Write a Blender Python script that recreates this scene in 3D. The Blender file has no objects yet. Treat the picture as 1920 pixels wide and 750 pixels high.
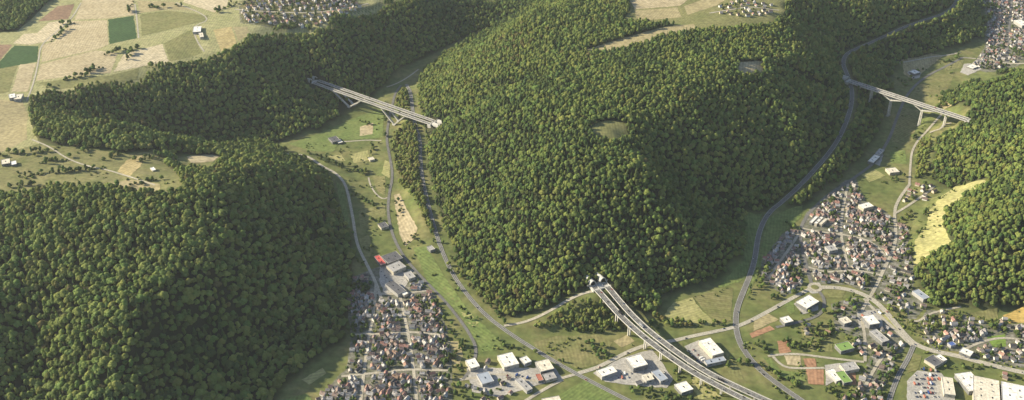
import bpy, bmesh, math, random
import numpy as np
from mathutils import Vector, Matrix
from mathutils.geometry import delaunay_2d_cdt
R = math.radians
random.seed(7); rng = np.random.default_rng(11)
scene = bpy.context.scene
COL = scene.collection

# ------------------------------------------------------------------ camera, sky, sun, exposure
F, PITCH, CZ = 2000.0, R(31), 1300.0            # focal length in photo pixels (1920 wide), tilt, height in metres
cam = bpy.data.cameras.new('camera'); cam.sensor_width = 36; cam.lens = F / 1920 * 36
cam.clip_start = 5; cam.clip_end = 60000
camo = bpy.data.objects.new('camera', cam); COL.objects.link(camo)
camo.location = (0, 0, CZ); camo.rotation_euler = (math.pi / 2 - PITCH, 0, 0)
scene.camera = camo
SUN_EL, SUN_DIR = R(25.5), (-0.97, 0.20)          # low sun from the left, a little beyond the hills
SUN_STRENGTH, SKY_STRENGTH = 5.0, 0.085
world = bpy.data.worlds.new('World'); scene.world = world; world.use_nodes = True
wn = world.node_tree.nodes; wl = world.node_tree.links
sky = wn.new('ShaderNodeTexSky'); sky.sky_type = 'NISHITA'; sky.sun_disc = False
sky.sun_elevation = SUN_EL; sky.sun_rotation = math.atan2(SUN_DIR[0], SUN_DIR[1])
sky.air_density = 1.0; sky.dust_density = 1.5; sky.altitude = 600
bg = wn['Background']; bg.inputs['Strength'].default_value = SKY_STRENGTH
wl.new(sky.outputs[0], bg.inputs['Color'])
sl = bpy.data.lights.new('sun', 'SUN'); sl.energy = SUN_STRENGTH; sl.angle = R(0.5); sl.color = (1.0, 0.88, 0.65)
so = bpy.data.objects.new('sun', sl); COL.objects.link(so)
n_ = math.hypot(*SUN_DIR)
sv = Vector((SUN_DIR[0] / n_ * math.cos(SUN_EL), SUN_DIR[1] / n_ * math.cos(SUN_EL), math.sin(SUN_EL)))
so.rotation_euler = sv.to_track_quat('Z', 'Y').to_euler(); so.location = sv * 3000
scene.view_settings.view_transform = 'Standard'; scene.view_settings.look = 'None'
scene.view_settings.exposure = 1.02; scene.view_settings.gamma = 1.0; scene.view_settings.use_curve_mapping = False
scene.render.engine = 'CYCLES'
scene.cycles.max_bounces = 4; scene.cycles.diffuse_bounces = 2; scene.cycles.volume_bounces = 0
scene.cycles.transparent_max_bounces = 4; scene.cycles.use_denoising = True
scene.cycles.caustics_reflective = False; scene.cycles.caustics_refractive = False

# ------------------------------------------------------------------ helpers
cP, sP = math.cos(PITCH), math.sin(PITCH)
def ray_dir(px, py):
    u = (px - 960) / F; v = -(py - 375) / F
    return np.array([u, cP + v * sP, -sP + v * cP])
def at_z(px, py, z=0.0):                         # the point of the survey line through a photo pixel at height z
    d = ray_dir(px, py); t = (z - CZ) / d[2]
    return np.array([d[0] * t, d[1] * t, z])
def project(x, y, z):
    zz = np.asarray(z) - CZ
    dep = y * cP - zz * sP
    return 960 + F * x / dep, 375 - F * (y * sP + zz * cP) / dep, dep

def link(name, me, mat=None, parent=None, **props):
    o = bpy.data.objects.new(name, me); COL.objects.link(o)
    if mat is not None and me is not None:
        if len(me.materials) == 0:
            for m in (mat if isinstance(mat, (list, tuple)) else [mat]): me.materials.append(m)
    if parent is not None: o.parent = parent
    for k, v in props.items(): o[k] = v
    return o
def mesh(name, verts, faces, mats=None, idx=None, smooth=False):
    me = bpy.data.meshes.new(name); me.from_pydata([tuple(v) for v in verts], [], [tuple(f) for f in faces])
    if idx is not None: me.polygons.foreach_set('material_index', idx)
    if smooth: me.polygons.foreach_set('use_smooth', [True] * len(me.polygons))
    if mats:
        for m in mats: me.materials.append(m)
    me.update(); return me
class MB:                                        # collects simple solids, then one mesh
    def __init__(s): s.v = []; s.f = []
    def add(s, v, f):
        n = len(s.v); s.v += [tuple(p) for p in v]; s.f += [tuple(i + n for i in q) for q in f]; return s
    def box(s, c, d, rz=0.0):
        ca, sa = math.cos(rz), math.sin(rz); v = []
        for z in (-.5, .5):
            for x, y in ((-.5, -.5), (.5, -.5), (.5, .5), (-.5, .5)):
                X, Y = x * d[0], y * d[1]; v.append((c[0] + X * ca - Y * sa, c[1] + X * sa + Y * ca, c[2] + z * d[2]))
        return s.add(v, [(3, 2, 1, 0), (4, 5, 6, 7), (0, 1, 5, 4), (1, 2, 6, 5), (2, 3, 7, 6), (3, 0, 4, 7)])
    def bar(s, a, b, wa, wb, side, ha=None, hb=None):    # tapered beam from a to b; side = horizontal unit vector
        a, b, side = Vector(a), Vector(b), Vector(side)
        ax = (b - a).normalized(); up = ax.cross(side).normalized()
        ha = ha or wa; hb = hb or wb; v = []
        for p, w, h in ((a, wa, ha), (b, wb, hb)):
            for i, j in ((-1, -1), (1, -1), (1, 1), (-1, 1)): v.append(p + side * (i * w / 2) + up * (j * h / 2))
        return s.add(v, [(3, 2, 1, 0), (4, 5, 6, 7), (0, 1, 5, 4), (1, 2, 6, 5), (2, 3, 7, 6), (3, 0, 4, 7)])
    def prof(s, path, prof):                     # sweep a closed profile [(side, up)] along path [(point, side)]
        n = len(prof); v = []; f = []
        for p, sd in path:
            for a, b in prof: v.append((p[0] + sd[0] * a, p[1] + sd[1] * a, p[2] + b))
        for i in range(len(path) - 1):
            for j in range(n):
                k = (j + 1) % n; f.append((i * n + j, i * n + k, (i + 1) * n + k, (i + 1) * n + j))
        f.append(tuple(range(n))[::-1]); f.append(tuple((len(path) - 1) * n + j for j in range(n)))
        return s.add(v, f)
    def mesh(s, name, mats=None):
        me = mesh(name, s.v, s.f, mats); return me

def inpoly(poly, x, y):                          # vectorised point-in-polygon
    x = np.asarray(x, float); y = np.asarray(y, float); r = np.zeros(x.shape, bool); n = len(poly); j = n - 1
    for i in range(n):
        xi, yi = poly[i][0], poly[i][1]; xj, yj = poly[j][0], poly[j][1]
        if yi != yj:
            r ^= ((yi > y) != (yj > y)) & (x < (xj - xi) * (y - yi) / (yj - yi) + xi)
        j = i
    return r
def smooth_line(pts, step=8.0, it=2):            # Chaikin, then even spacing
    p = np.array(pts, float)
    for _ in range(it):
        q = p[:-1] * .75 + p[1:] * .25; r_ = p[:-1] * .25 + p[1:] * .75
        p = np.vstack([p[:1], np.stack([q, r_], 1).reshape(-1, p.shape[1]), p[-1:]])
    d = np.r_[0, np.cumsum(np.hypot(*np.diff(p[:, :2], axis=0).T))]
    n = max(2, int(d[-1] / step) + 1); t = np.linspace(0, d[-1], n)
    return np.stack([np.interp(t, d, p[:, k]) for k in range(p.shape[1])], 1)
def sides(p):                                    # unit normals to the right of a plan polyline
    t = np.gradient(p[:, :2], axis=0); t /= np.linalg.norm(t, axis=1)[:, None] + 1e-9
    return np.stack([t[:, 1], -t[:, 0]], 1)

def ordinal(n): return '%d%s' % (n, 'th' if 10 <= n % 100 <= 20 else {1: 'st', 2: 'nd', 3: 'rd'}.get(n % 10, 'th'))

# ------------------------------------------------------------------ materials
def mat(name, c1, c2=None, scale=0.05, rough=0.85, c3=None, fine=None, rand=0.0, metal=0.0, rows=0.0):
    m = bpy.data.materials.new(name); m.use_nodes = True; nt = m.node_tree; N = nt.nodes; L = nt.links
    b = N['Principled BSDF']; b.inputs['Roughness'].default_value = rough; b.inputs['Metallic'].default_value = metal
    b.inputs['Specular IOR Level'].default_value = 0.25
    b.inputs['Base Color'].default_value = (*c1, 1)
    if c2 is None: return m
    geo = N.new('ShaderNodeNewGeometry')
    no = N.new('ShaderNodeTexNoise'); no.inputs['Scale'].default_value = scale; no.inputs['Detail'].default_value = 6
    no.inputs['Roughness'].default_value = .65
    L.new(geo.outputs['Position'], no.inputs['Vector'])
    rp = N.new('ShaderNodeValToRGB'); e = rp.color_ramp.elements
    e[0].position = .33; e[0].color = (*c1, 1); e[1].position = .67; e[1].color = (*c2, 1)
    if c3: k = e.new(.5); k.color = (*c3, 1)
    L.new(no.outputs['Fac'], rp.inputs['Fac']); out = rp.outputs['Color']
    if fine:
        n2 = N.new('ShaderNodeTexNoise'); n2.inputs['Scale'].default_value = fine; n2.inputs['Detail'].default_value = 3
        L.new(geo.outputs['Position'], n2.inputs['Vector'])
        mr = N.new('ShaderNodeMapRange'); mr.inputs['From Min'].default_value = .3; mr.inputs['From Max'].default_value = .7
        mr.inputs['To Min'].default_value = .72; mr.inputs['To Max'].default_value = 1.25
        L.new(n2.outputs['Fac'], mr.inputs['Value'])
        mx = N.new('ShaderNodeMix'); mx.data_type = 'RGBA'; mx.blend_type = 'MULTIPLY'; mx.inputs['Factor'].default_value = 1
        L.new(out, mx.inputs['A']); L.new(mr.outputs['Result'], mx.inputs['B']); out = mx.outputs['Result']
    if rows:                                     # faint working lines, turned differently on every field
        oi = N.new('ShaderNodeObjectInfo'); tn = N.new('ShaderNodeMath'); tn.operation = 'MULTIPLY'; tn.inputs[1].default_value = 6.283
        vr_ = N.new('ShaderNodeVectorRotate'); vr_.rotation_type = 'Z_AXIS'; wv = N.new('ShaderNodeTexWave'); wv.wave_type = 'BANDS'
        wv.inputs['Scale'].default_value = .045; wv.inputs['Distortion'].default_value = 2.5; wv.inputs['Detail'].default_value = 2; wv.inputs['Detail Scale'].default_value = .4
        L.new(oi.outputs['Random'], tn.inputs[0]); L.new(tn.outputs[0], vr_.inputs['Angle']); L.new(geo.outputs['Position'], vr_.inputs['Vector']); L.new(vr_.outputs[0], wv.inputs['Vector'])
        mr = N.new('ShaderNodeMapRange'); mr.inputs['To Min'].default_value = 1 - rows; mr.inputs['To Max'].default_value = 1 + rows; L.new(wv.outputs['Fac'], mr.inputs['Value'])
        mx = N.new('ShaderNodeMix'); mx.data_type = 'RGBA'; mx.blend_type = 'MULTIPLY'; mx.inputs['Factor'].default_value = 1
        L.new(out, mx.inputs['A']); L.new(mr.outputs['Result'], mx.inputs['B']); out = mx.outputs['Result']
    if rand:
        oi = N.new('ShaderNodeObjectInfo'); hs = N.new('ShaderNodeHueSaturation')
        m1 = N.new('ShaderNodeMapRange'); m1.inputs['To Min'].default_value = 1 - rand; m1.inputs['To Max'].default_value = 1 + rand
        L.new(oi.outputs['Random'], m1.inputs['Value']); L.new(m1.outputs['Result'], hs.inputs['Value'])
        wv = N.new('ShaderNodeMath'); wv.operation = 'MULTIPLY'; wv.inputs[1].default_value = 7.31
        fr = N.new('ShaderNodeMath'); fr.operation = 'FRACT'; m2 = N.new('ShaderNodeMapRange')
        m2.inputs['To Min'].default_value = .475; m2.inputs['To Max'].default_value = .52
        L.new(oi.outputs['Random'], wv.inputs[0]); L.new(wv.outputs[0], fr.inputs[0]); L.new(fr.outputs[0], m2.inputs['Value'])
        L.new(m2.outputs['Result'], hs.inputs['Hue']); L.new(out, hs.inputs['Color']); out = hs.outputs['Color']
    L.new(out, b.inputs['Base Color'])
    return m

# ------------------------------------------------------------------ terrain
SURVEY = [                                       # spot heights (x, y, z) in metres: valley floors, slope feet, spurs, gullies, plateau rims
    (-347,1470,0),(-251,1470,0),(-106,1470,0),(-310,1552,0),(-200,1552,0),(-308,1699,0),(-213,1699,0),(-114,1632,0),(-315,1847,0),(-229,1886,0),
    (-342,1991,0),(-290,2035,0),(-227,2009,2),(-383,2151,0),(-330,2176,0),(-285,2176,0),(-420,2265,0),(-350,2360,0),(-429,2445,0),(-499,2451,0),
    (-551,2431,0),(-402,2568,0),(-455,2536,0),(-355,2665,0),(-295,2944,2),(-334,2842,0),(-369,2734,0),(-212,3023,6),(-101,3163,10),(-606,2436,2),
    (-551,2474,4),(-508,2513,4),(-472,2576,4),(-435,2627,6),(-390,2723,5),(-355,2829,6),(-291,2998,8),(-182,3076,10),(-51,3220,14),(-301,2349,6),
    (-269,2102,1),(-230,1927,0),(-140,1734,0),(-94,1665,0),(-293,2735,16),(-275,2608,20),(-240,2433,22),(-213,2247,18),(-175,2038,12),(-125,1875,8),
    (-64,1728,5),(0,1644,3),(90,1551,1),(185,1485,0),(-296,2517,10),(-286,2398,10),(-58,1470,0),(40,1537,0),(92,1614,1),(145,1629,2),(196,1629,2),
    (238,1537,0),(304,1662,2),(361,1699,0),(352,1632,0),(427,1771,0),(481,1771,0),(313,1738,4),(482,1866,0),(569,1927,0),(461,1665,0),(574,1699,0),
    (620,1478,0),(765,1478,0),(910,1478,0),(523,1478,0),(425,1470,0),(641,1991,0),(729,2104,0),(790,2012,0),(849,1969,0),(705,1789,0),(809,1771,0),
    (786,1632,0),(877,1599,0),(946,1567,0),(832,2252,0),(942,2360,0),(979,2305,0),(954,2445,0),(1019,2475,0),(1091,2568,0),(1017,2574,0),
    (1126,2769,0),(1255,2879,0),(1164,2699,0),(1155,2913,2),(1248,2769,0),(1426,2957,0),(1538,3037,0),(1611,3349,0),(1752,3499,0),(1522,3210,0),
    (754,2151,0),(620,2057,0),(558,1991,0),(0,1685,4),(42,1697,8),(96,1728,18),(157,1763,30),(196,1776,30),(148,1701,12),(203,1718,12),(95,1678,3),
    (235,1710,5),(-1542,3063,162),(-1220,3063,162),(-833,2983,159),(-1288,2810,162),(-989,2813,161),(-1334,2557,161),(-1057,2561,159),
    (-1216,2466,157),(-797,2754,153),(-899,2640,155),(-1055,2469,156),(-1152,2437,156),(-1223,2348,155),(-1196,2216,150),(-754,2902,157),
    (-630,2990,156),(-531,2946,140),(-456,3099,132),(-744,2712,147),(-733,2800,153),(-526,2903,128),(-424,3087,110),(-301,3189,115),(-658,2603,78),
    (-751,2593,114),(-847,2535,125),(-595,2739,80),(-488,2832,88),(-387,3027,74),(-266,3144,80),(-294,3055,45),(-403,2860,42),(-541,2726,45),
    (-480,2736,24),(-572,2579,42),(-673,2516,42),(-777,2504,79),(-902,2473,109),(-975,2457,132),(-1078,2398,123),(-977,2402,99),(-852,2410,57),
    (-726,2429,21),(-1092,2276,155),(-953,2235,148),(-823,2207,130),(-746,2229,101),(-678,2297,61),(-615,2355,25),(-553,2372,9),(-1138,2079,155),
    (-1021,2081,153),(-888,2037,151),(-780,1987,153),(-762,2080,140),(-1031,1957,157),(-972,2110,151),(-713,2112,122),(-1037,1838,164),
    (-871,1830,169),(-720,1868,171),(-642,1944,165),(-594,2063,123),(-532,2158,83),(-481,2228,29),(-415,2113,1),(-558,1845,121),(-509,1968,84),
    (-581,1712,120),(-656,1609,119),(-673,1527,108),(-698,1459,90),(-691,1382,72),(-816,1553,112),(-873,1540,97),(-946,1601,137),(-882,1703,151),
    (-907,1472,79),(-835,1416,54),(-597,1539,61),(-520,1629,54),(-499,1788,67),(-433,1760,22),(-371,1661,3),(-500,1515,18),(-574,1434,32),
    (-428,1931,25),(-397,1535,1),(-373,1944,3),(-350,1769,1),(-208,2721,56),(-205,2477,43),(-165,2459,63),(-142,2259,56),(-140,2547,89),
    (-87,2698,130),(0,2799,166),(61,2894,185),(156,2977,194),(-106,1999,37),(-67,1852,24),(-11,1751,15),(43,1712,10),(0,1896,75),(-37,2158,111),
    (-40,2377,141),(47,2033,140),(51,2301,178),(141,2057,166),(123,1883,110),(153,1814,63),(229,1789,41),(270,1884,70),(309,1798,7),(413,1825,1),
    (522,1988,1),(225,2168,189),(284,2016,149),(318,1920,87),(382,1860,32),(351,2123,130),(433,2070,70),(524,2070,13),(425,1932,52),(432,2278,161),
    (644,2520,177),(673,2434,128),(723,2396,87),(682,2241,36),(597,2137,23),(559,2240,95),(793,2454,73),(866,2642,92),(850,2473,48),(185,2421,192),
    (383,2415,195),(481,2642,200),(308,2609,198),(771,2782,173),(882,2903,124),(907,2806,99),(914,2596,50),(885,2523,46),(838,2421,36),(780,2316,24),
    (690,2206,12),(606,2109,4),(945,2691,45),(434,2830,202),(664,2862,205),(371,2947,205),(572,2947,205),(789,2945,190),(206,2772,193),(892,3037,172),
    (645,2759,198),(973,2859,60),(1087,2989,64),(1214,3087,67),(1369,3201,66),(1450,3332,62),(956,3016,129),(1077,3104,130),(1242,3202,110),
    (977,2750,42),(1031,2864,49),(1104,2902,7),(1229,2997,8),(1391,3087,6),(1525,3288,6),(1311,3115,38),(1153,2976,35),(1002,2660,3),(933,2470,3),
    (1292,2508,138),(1340,2562,144),(1266,2592,91),(1177,2467,60),(1121,2395,42),(1035,2290,8),(1091,2277,45),(1172,2317,98),(1218,2256,129),
    (1076,1907,121),(1113,2126,87),(1055,2173,38),(1023,2210,13),(1043,2030,74),(985,1909,80),(1036,1830,65),(986,2047,35),(924,1991,14),(861,1892,3),
    (859,1791,6),(904,1840,32),(948,1787,42),(925,1731,3),(863,1734,0),(1016,1747,10),(1041,1766,30),(1020,1699,0),
    # beyond the photograph's edges
    (-1900,2400,165),(-2000,3400,165),(-1300,3900,165),(-400,4200,170),(500,4200,200),(1200,4300,150),(1900,4200,10),(2300,3600,20),(2300,2900,60),
    (1800,2100,130),(1600,1700,90),(1400,1350,10),(900,1100,0),(200,1100,0),(-300,1100,0),(-600,1100,30),(-1100,1250,60),(-1500,1600,130),(-1700,2000,160),(0,700,20),(-1500,700,80),(1500,700,80)]
def value_noise(x, y, wl, seed):
    r_ = np.random.default_rng(seed); g = r_.random((256, 256))
    u = x / wl + 1000; v = y / wl + 1000; i = np.floor(u).astype(int); j = np.floor(v).astype(int); a = u - i; b = v - j
    a = a * a * (3 - 2 * a); b = b * b * (3 - 2 * b); i %= 255; j %= 255
    return (g[i, j] * (1 - a) + g[i + 1, j] * a) * (1 - b) + (g[i, j + 1] * (1 - a) + g[i + 1, j + 1] * a) * b - .5
STEP = 9.0
X0, X1, Y0, Y1 = -2070.0, 2250.0, 1000.0, 4150.0
gx = np.arange(X0, X1 + 1, STEP); gy = np.arange(Y0, Y1 + 1, STEP)
def rbf():
    c = np.array(SURVEY, float); n = len(c); p = c[:, :2] / 1000
    D = np.hypot(p[:, None, 0] - p[None, :, 0], p[:, None, 1] - p[None, :, 1])
    A = np.zeros((n + 1, n + 1)); A[:n, :n] = -D - np.eye(n) * 0.004; A[:n, n] = 1; A[n, :n] = 1
    w = np.linalg.solve(A, np.r_[c[:, 2], 0])
    out = np.zeros((len(gx), len(gy)))
    for i, x in enumerate(gx):
        d = np.hypot(x / 1000 - p[None, :, 0], gy[:, None] / 1000 - p[None, :, 1]); out[i] = -d @ w[:n] + w[n]
    return out
H = rbf()
for _ in range(9):                               # soften the ridges and feet
    Q = np.pad(H, 1, mode='edge'); H = (Q[:-2, 1:-1] + Q[2:, 1:-1] + Q[1:-1, :-2] + Q[1:-1, 2:] + 4 * H) / 8
GX, GY = np.meshgrid(gx, gy, indexing='ij')
sl_ = np.hypot(*np.gradient(H, STEP))
relief = np.clip((sl_ - .06) / .25, 0, 1)
H = np.where(H < 7, np.maximum(H, 0) * .6 + np.minimum(H, 0) * .1, H - 2.8)
H += relief * (16 * value_noise(GX, GY, 130, 1) + 9 * value_noise(GX, GY, 60, 2) + 4 * value_noise(GX, GY, 28, 3))
H += np.clip((H - 80) / 60, 0, 1) * 6 * value_noise(GX, GY, 260, 4)
def hz(x, y):                                    # ground height, bilinear
    x = np.asarray(x, float); y = np.asarray(y, float)
    u = np.clip((x - X0) / STEP, 0, len(gx) - 1.001); v = np.clip((y - Y0) / STEP, 0, len(gy) - 1.001)
    i = u.astype(int); j = v.astype(int); a = u - i; b = v - j
    return (H[i, j] * (1 - a) + H[i + 1, j] * a) * (1 - b) + (H[i, j + 1] * (1 - a) + H[i + 1, j + 1] * a) * b
def T(px, py):                                   # where the sight line through a photo pixel meets the ground
    d = ray_dir(px, py); z = np.linspace(235, -6, 500); t = (z - CZ) / d[2]
    x = d[0] * t; y = d[1] * t; k = np.argmax(hz(x, y) >= z)
    if k == 0: k = len(z) - 6
    return np.array([x[k], y[k], float(hz(x[k], y[k]))])
def TP(pts): return np.array([T(a, b) for a, b in pts])

def furrow(px, depth, width):                    # ravines (depth > 0) and spurs (depth < 0) along a line
    global H
    p = smooth_line(TP(px)[:, :2], 12.0); n = len(p); best = np.zeros(H.shape)
    for k in range(n):
        t = k / (n - 1); a = math.sin(math.pi * min(1, t * 1.25 + .12) * .5) * min(1, (1 - t) * 4 + .15)
        m = (abs(GX - p[k][0]) < 3 * width) & (abs(GY - p[k][1]) < 3 * width)
        g = np.zeros(H.shape); g[m] = a * np.exp(-((GX[m] - p[k][0]) ** 2 + (GY[m] - p[k][1]) ** 2) / width ** 2); best = np.maximum(best, g)
    H = H - depth * best
furrow([(1185, 262), (1240, 300), (1300, 348), (1350, 385), (1395, 410)], 34, 70)
furrow([(1150, 250), (1205, 335), (1235, 410), (1290, 480)], -16, 60)
furrow([(130, 205), (220, 222), (330, 248), (440, 266)], 24, 50)
furrow([(90, 232), (200, 248), (300, 268), (390, 278)], -14, 45)
furrow([(470, 420), (400, 510), (300, 560), (215, 680), (200, 745)], -22, 75)
furrow([(40, 520), (70, 620), (60, 760)], 24, 65)
furrow([(1060, 330), (1010, 430), (985, 540)], 12, 50)
furrow([(1000, 260), (930, 330), (870, 420)], 13, 50)
furrow([(1010, 140), (910, 190), (840, 215)], 13, 50)
furrow([(560, 90), (590, 150), (600, 220)], 14, 50)
furrow([(420, 130), (450, 190), (470, 245)], 14, 45)
furrow([(1880, 330), (1820, 340), (1770, 345)], 12, 45)
furrow([(1440, 190), (1490, 260), (1500, 330)], -12, 50)

def pad(c, z, r, fall):                          # level ground cut or filled where a bridge meets its tunnel
    global H
    d = np.hypot(GX - c[0], GY - c[1]); w = np.clip(1 - (d - r) / fall, 0, 1); w = w * w * (3 - 2 * w); H = H * (1 - w) + z * w
PADS = [(at_z(592, 153, 44.0), 43.6, 15, 16), (at_z(811, 230, 44.0), 43.6, 15, 20), (np.array([174., 1784., 0]), 34.2, 24, 45), (at_z(1814, 224.5, 60.0), 57.5, 10, 30)]
for c_, z_, r_, f_ in PADS: pad(c_, z_, r_, f_)

# ---- roads: traced centre lines (photo pixels, laid on the ground), width in metres, material key, name, label
ROADS = [
 ('valley_road', 9, 'asphalt', 'two lane road along the foot of the sunlit middle hill', [(762,160),(770,172),(772,195),(778,235),(788,262),(788,300),(792,340),(803,385),(815,430),(832,480),(855,525),(885,565),(920,600),(965,632),(1010,660),(1060,690),(1120,722),(1190,757)]),
 ('river_road', 6.5, 'asphalt', 'narrow grey road winding past the meadow below the arch bridge', [(752,160),(741,175),(737,190),(729,225),(724,260),(731,295),(737,330),(729,365),(727,400),(735,440),(755,480),(790,520),(830,560),(855,590),(880,625),(895,655),(885,690),(868,712)]),
 ('path', 5, 'pale', 'pale path crossing the meadow behind the arch bridge', [(725,163),(745,157),(765,145),(785,130)]),
 ('village_approach_road', 6.5, 'pale', 'pale road running from the left hill foot into the lower village', [(535,287),(575,293),(605,312),(630,325),(648,345),(655,375),(662,410),(666,440),(672,465),(690,500),(705,530),(715,560)]),
 ('path', 4, 'pale', 'short curved path through the left valley meadow', [(691,333),(694,347),(705,365),(718,374),(726,371)]),
 ('path', 6, 'pale', 'white broken track on the far valley meadow', [(1684,118),(1720,113),(1748,106),(1768,105),(1800,99)]),
 ('farm_lane', 4.5, 'pale', 'straight lane leading to the lone farm in the left valley', [(636,266),(660,265),(690,263),(715,264)]),
 ('portal_access_road', 7, 'pale', 'pale access road climbing to the near tunnel portals', [(945,612),(985,606),(1020,590),(1060,567),(1090,550),(1112,543)]),
 ('mountain_road', 11.5, 'asphalt', 'wide road curving down round the right flank of the middle hill', [(1800,-12),(1790,12),(1770,28),(1730,38),(1690,53),(1650,72),(1610,88),(1586,101),(1580,116),(1588,140),(1597,165),(1598,190),(1590,222),(1572,262),(1545,300),(1505,345),(1470,375),(1440,400),(1427,425),(1420,450),(1415,490),(1405,520),(1388,560),(1380,585),(1379,610),(1385,640),(1400,665),(1425,695),(1460,722),(1510,756)]),
 ('country_road', 9, 'pale', 'pale road leading left from the roundabout beneath the viaduct', [(1085,700),(1120,690),(1150,674),(1185,656),(1225,643),(1260,640),(1300,630),(1360,618),(1390,610),(1430,590),(1480,562),(1517,543)]),
 ('main_road', 12, 'pale', 'broad pale road sweeping right from the roundabout', [(1538,539),(1570,539),(1600,545),(1625,555),(1650,572),(1675,602),(1700,632),(1716,646),(1745,658),(1790,666),(1840,680),(1900,695),(1940,703)]),
 ('side_road', 7, 'pale', 'pale road running parallel below the broad main road', [(1620,560),(1645,588),(1675,615),(1700,640),(1712,650)]),
 ('village_ring_road', 7.5, 'asphalt', 'road curving round the left edge of the right village', [(1522,533),(1516,515),(1511,495),(1503,465),(1500,440),(1503,420),(1520,395),(1555,365),(1585,345),(1610,327),(1640,306),(1655,282),(1670,255),(1680,225),(1692,195),(1702,176),(1720,156),(1742,140),(1775,124),(1805,108)]),
 ('valley_lane', 5.5, 'pale', 'lane winding under the far end of the right bridge', [(1705,345),(1707,310),(1709,285),(1720,265),(1735,250),(1755,226),(1766,212)]),
 ('service_track', 5, 'pale', 'zigzag construction track below the right bridge abutment', [(1742,254),(1752,247),(1762,243),(1772,232),(1785,226)]),
 ('village_street', 7, 'pale', 'street through the middle of the right village', [(1632,556),(1645,532),(1658,503),(1675,470),(1681,440),(1676,402),(1682,378),(1706,345)]),
 ('south_road', 9, 'asphalt', 'grey road leaving the photo at the bottom right', [(1713,648),(1702,674),(1686,700),(1672,735),(1666,757)]),
 ('forest_edge_lane', 5, 'pale', 'pale lane below the wooded right hill', [(1705,600),(1722,604),(1738,590),(1770,581),(1802,575)]),
 ('works_lane', 5.5, 'pale', 'pale lane beside the brown sports grounds', [(1445,664),(1468,689),(1500,691),(1546,690)]),
 ('works_lane', 6, 'pale', 'pale lane above the brown sports grounds', [(1440,668),(1470,664),(1500,664),(1550,671),(1620,679)]),
 ('loop_road', 7, 'asphalt', 'loop road around the white hall beside the roundabout', [(1534,545),(1546,560),(1545,580),(1530,595),(1490,606),(1455,614)]),
 ('field_lane', 4, 'pale', 'field lane along the left edge of the plateau', [(50,190),(62,160),(72,118),(76,84),(105,60),(135,35),(152,5)]),
 ('field_lane', 4, 'pale', 'field lane beside the upper dark green field', [(253,8),(256,30),(260,72)]),
 ('field_lane', 4, 'pale', 'lane leading to the white farm on the plateau', [(330,5),(400,35),(360,50),(368,75),(383,98)]),
 ('field_lane', 4, 'pale', 'lane across the saddle behind the near left hill', [(60,262),(95,276),(125,298),(165,312),(215,322),(290,345)]),
 ('industrial_street', 7, 'pale', 'street between the halls at the bottom centre', [(862,712),(910,706),(950,700),(1000,716),(1045,712),(1085,700)]),
 ('industrial_street', 7, 'pale', 'street leaving the bottom centre halls for the photo edge', [(985,752),(1020,730),(1055,712)]),
 ('village_street', 6, 'pale', 'left long street through the lower village', [(705,530),(702,580),(690,640),(682,700),(676,757)]),
 ('village_street', 6, 'pale', 'right long street through the lower village', [(748,545),(760,600),(772,660),(782,757)]),
 ('village_street', 6, 'pale', 'cross street at the top of the lower village', [(690,548),(730,553),(775,548),(800,545)]),
 ('village_street', 6, 'pale', 'cross street in the middle of the lower village', [(660,628),(720,626),(770,622),(825,628)]),
 ('village_street', 6, 'pale', 'cross street low in the lower village', [(640,706),(700,700),(770,692),(840,695)]),
 ('village_street', 6, 'pale', 'branch street along the left edge of the right village', [(1503,430),(1478,470),(1455,500),(1440,525)]),
 ('village_street', 6, 'pale', 'cross street below the white school bars', [(1503,428),(1540,436),(1585,440),(1635,452),(1660,480)]),
 ('village_street', 6, 'pale', 'lower cross street of the right village', [(1512,500),(1550,512),(1600,505),(1652,516)]),
 ('village_street', 6, 'pale', 'street up the right village towards its pointed end', [(1590,345),(1580,390),(1575,438),(1590,500)]),
 ('village_street', 6, 'pale', 'street through the small hamlet at the meadow foot', [(1676,402),(1705,385),(1735,362),(1752,350)]),
 ('town_street', 7, 'pale', 'street through the top right town', [(1805,108),(1850,112),(1890,120),(1925,118)]),
 ('town_street', 7, 'asphalt', 'long street through the top right town', [(1898,-8),(1893,40),(1890,85),(1888,120)]),
 ('plateau_street', 6, 'pale', 'street through the plateau village at the top left', [(440,18),(500,22),(560,25),(620,22),(690,8)]),
 ('plateau_street', 6, 'pale', 'road through the hamlet on the far plateau', [(1330,25),(1370,18),(1410,12),(1460,22)]),
 ('hamlet_street', 6, 'pale', 'street between the small houses at the lower right', [(1800,660),(1835,642),(1880,632),(1930,640)]),
 ('hamlet_street', 6, 'pale', 'street between the two house rows at the bottom right', [(1660,662),(1640,690),(1622,725)]),
 ('works_lane', 6, 'pale', 'lane past the white hall below the roundabout', [(1628,560),(1612,590),(1622,625),(1622,678)]),
]
road_paths = []
for nm, w, mk, lb, px in ROADS:
    p = smooth_line(TP(px)[:, :2], 7.0); z = hz(p[:, 0], p[:, 1])
    k = 9; zz = np.pad(z, k, mode='edge'); z = np.convolve(zz, np.ones(2 * k + 1) / (2 * k + 1), 'valid')
    road_paths.append((nm, w, mk, lb, p, z))
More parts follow.
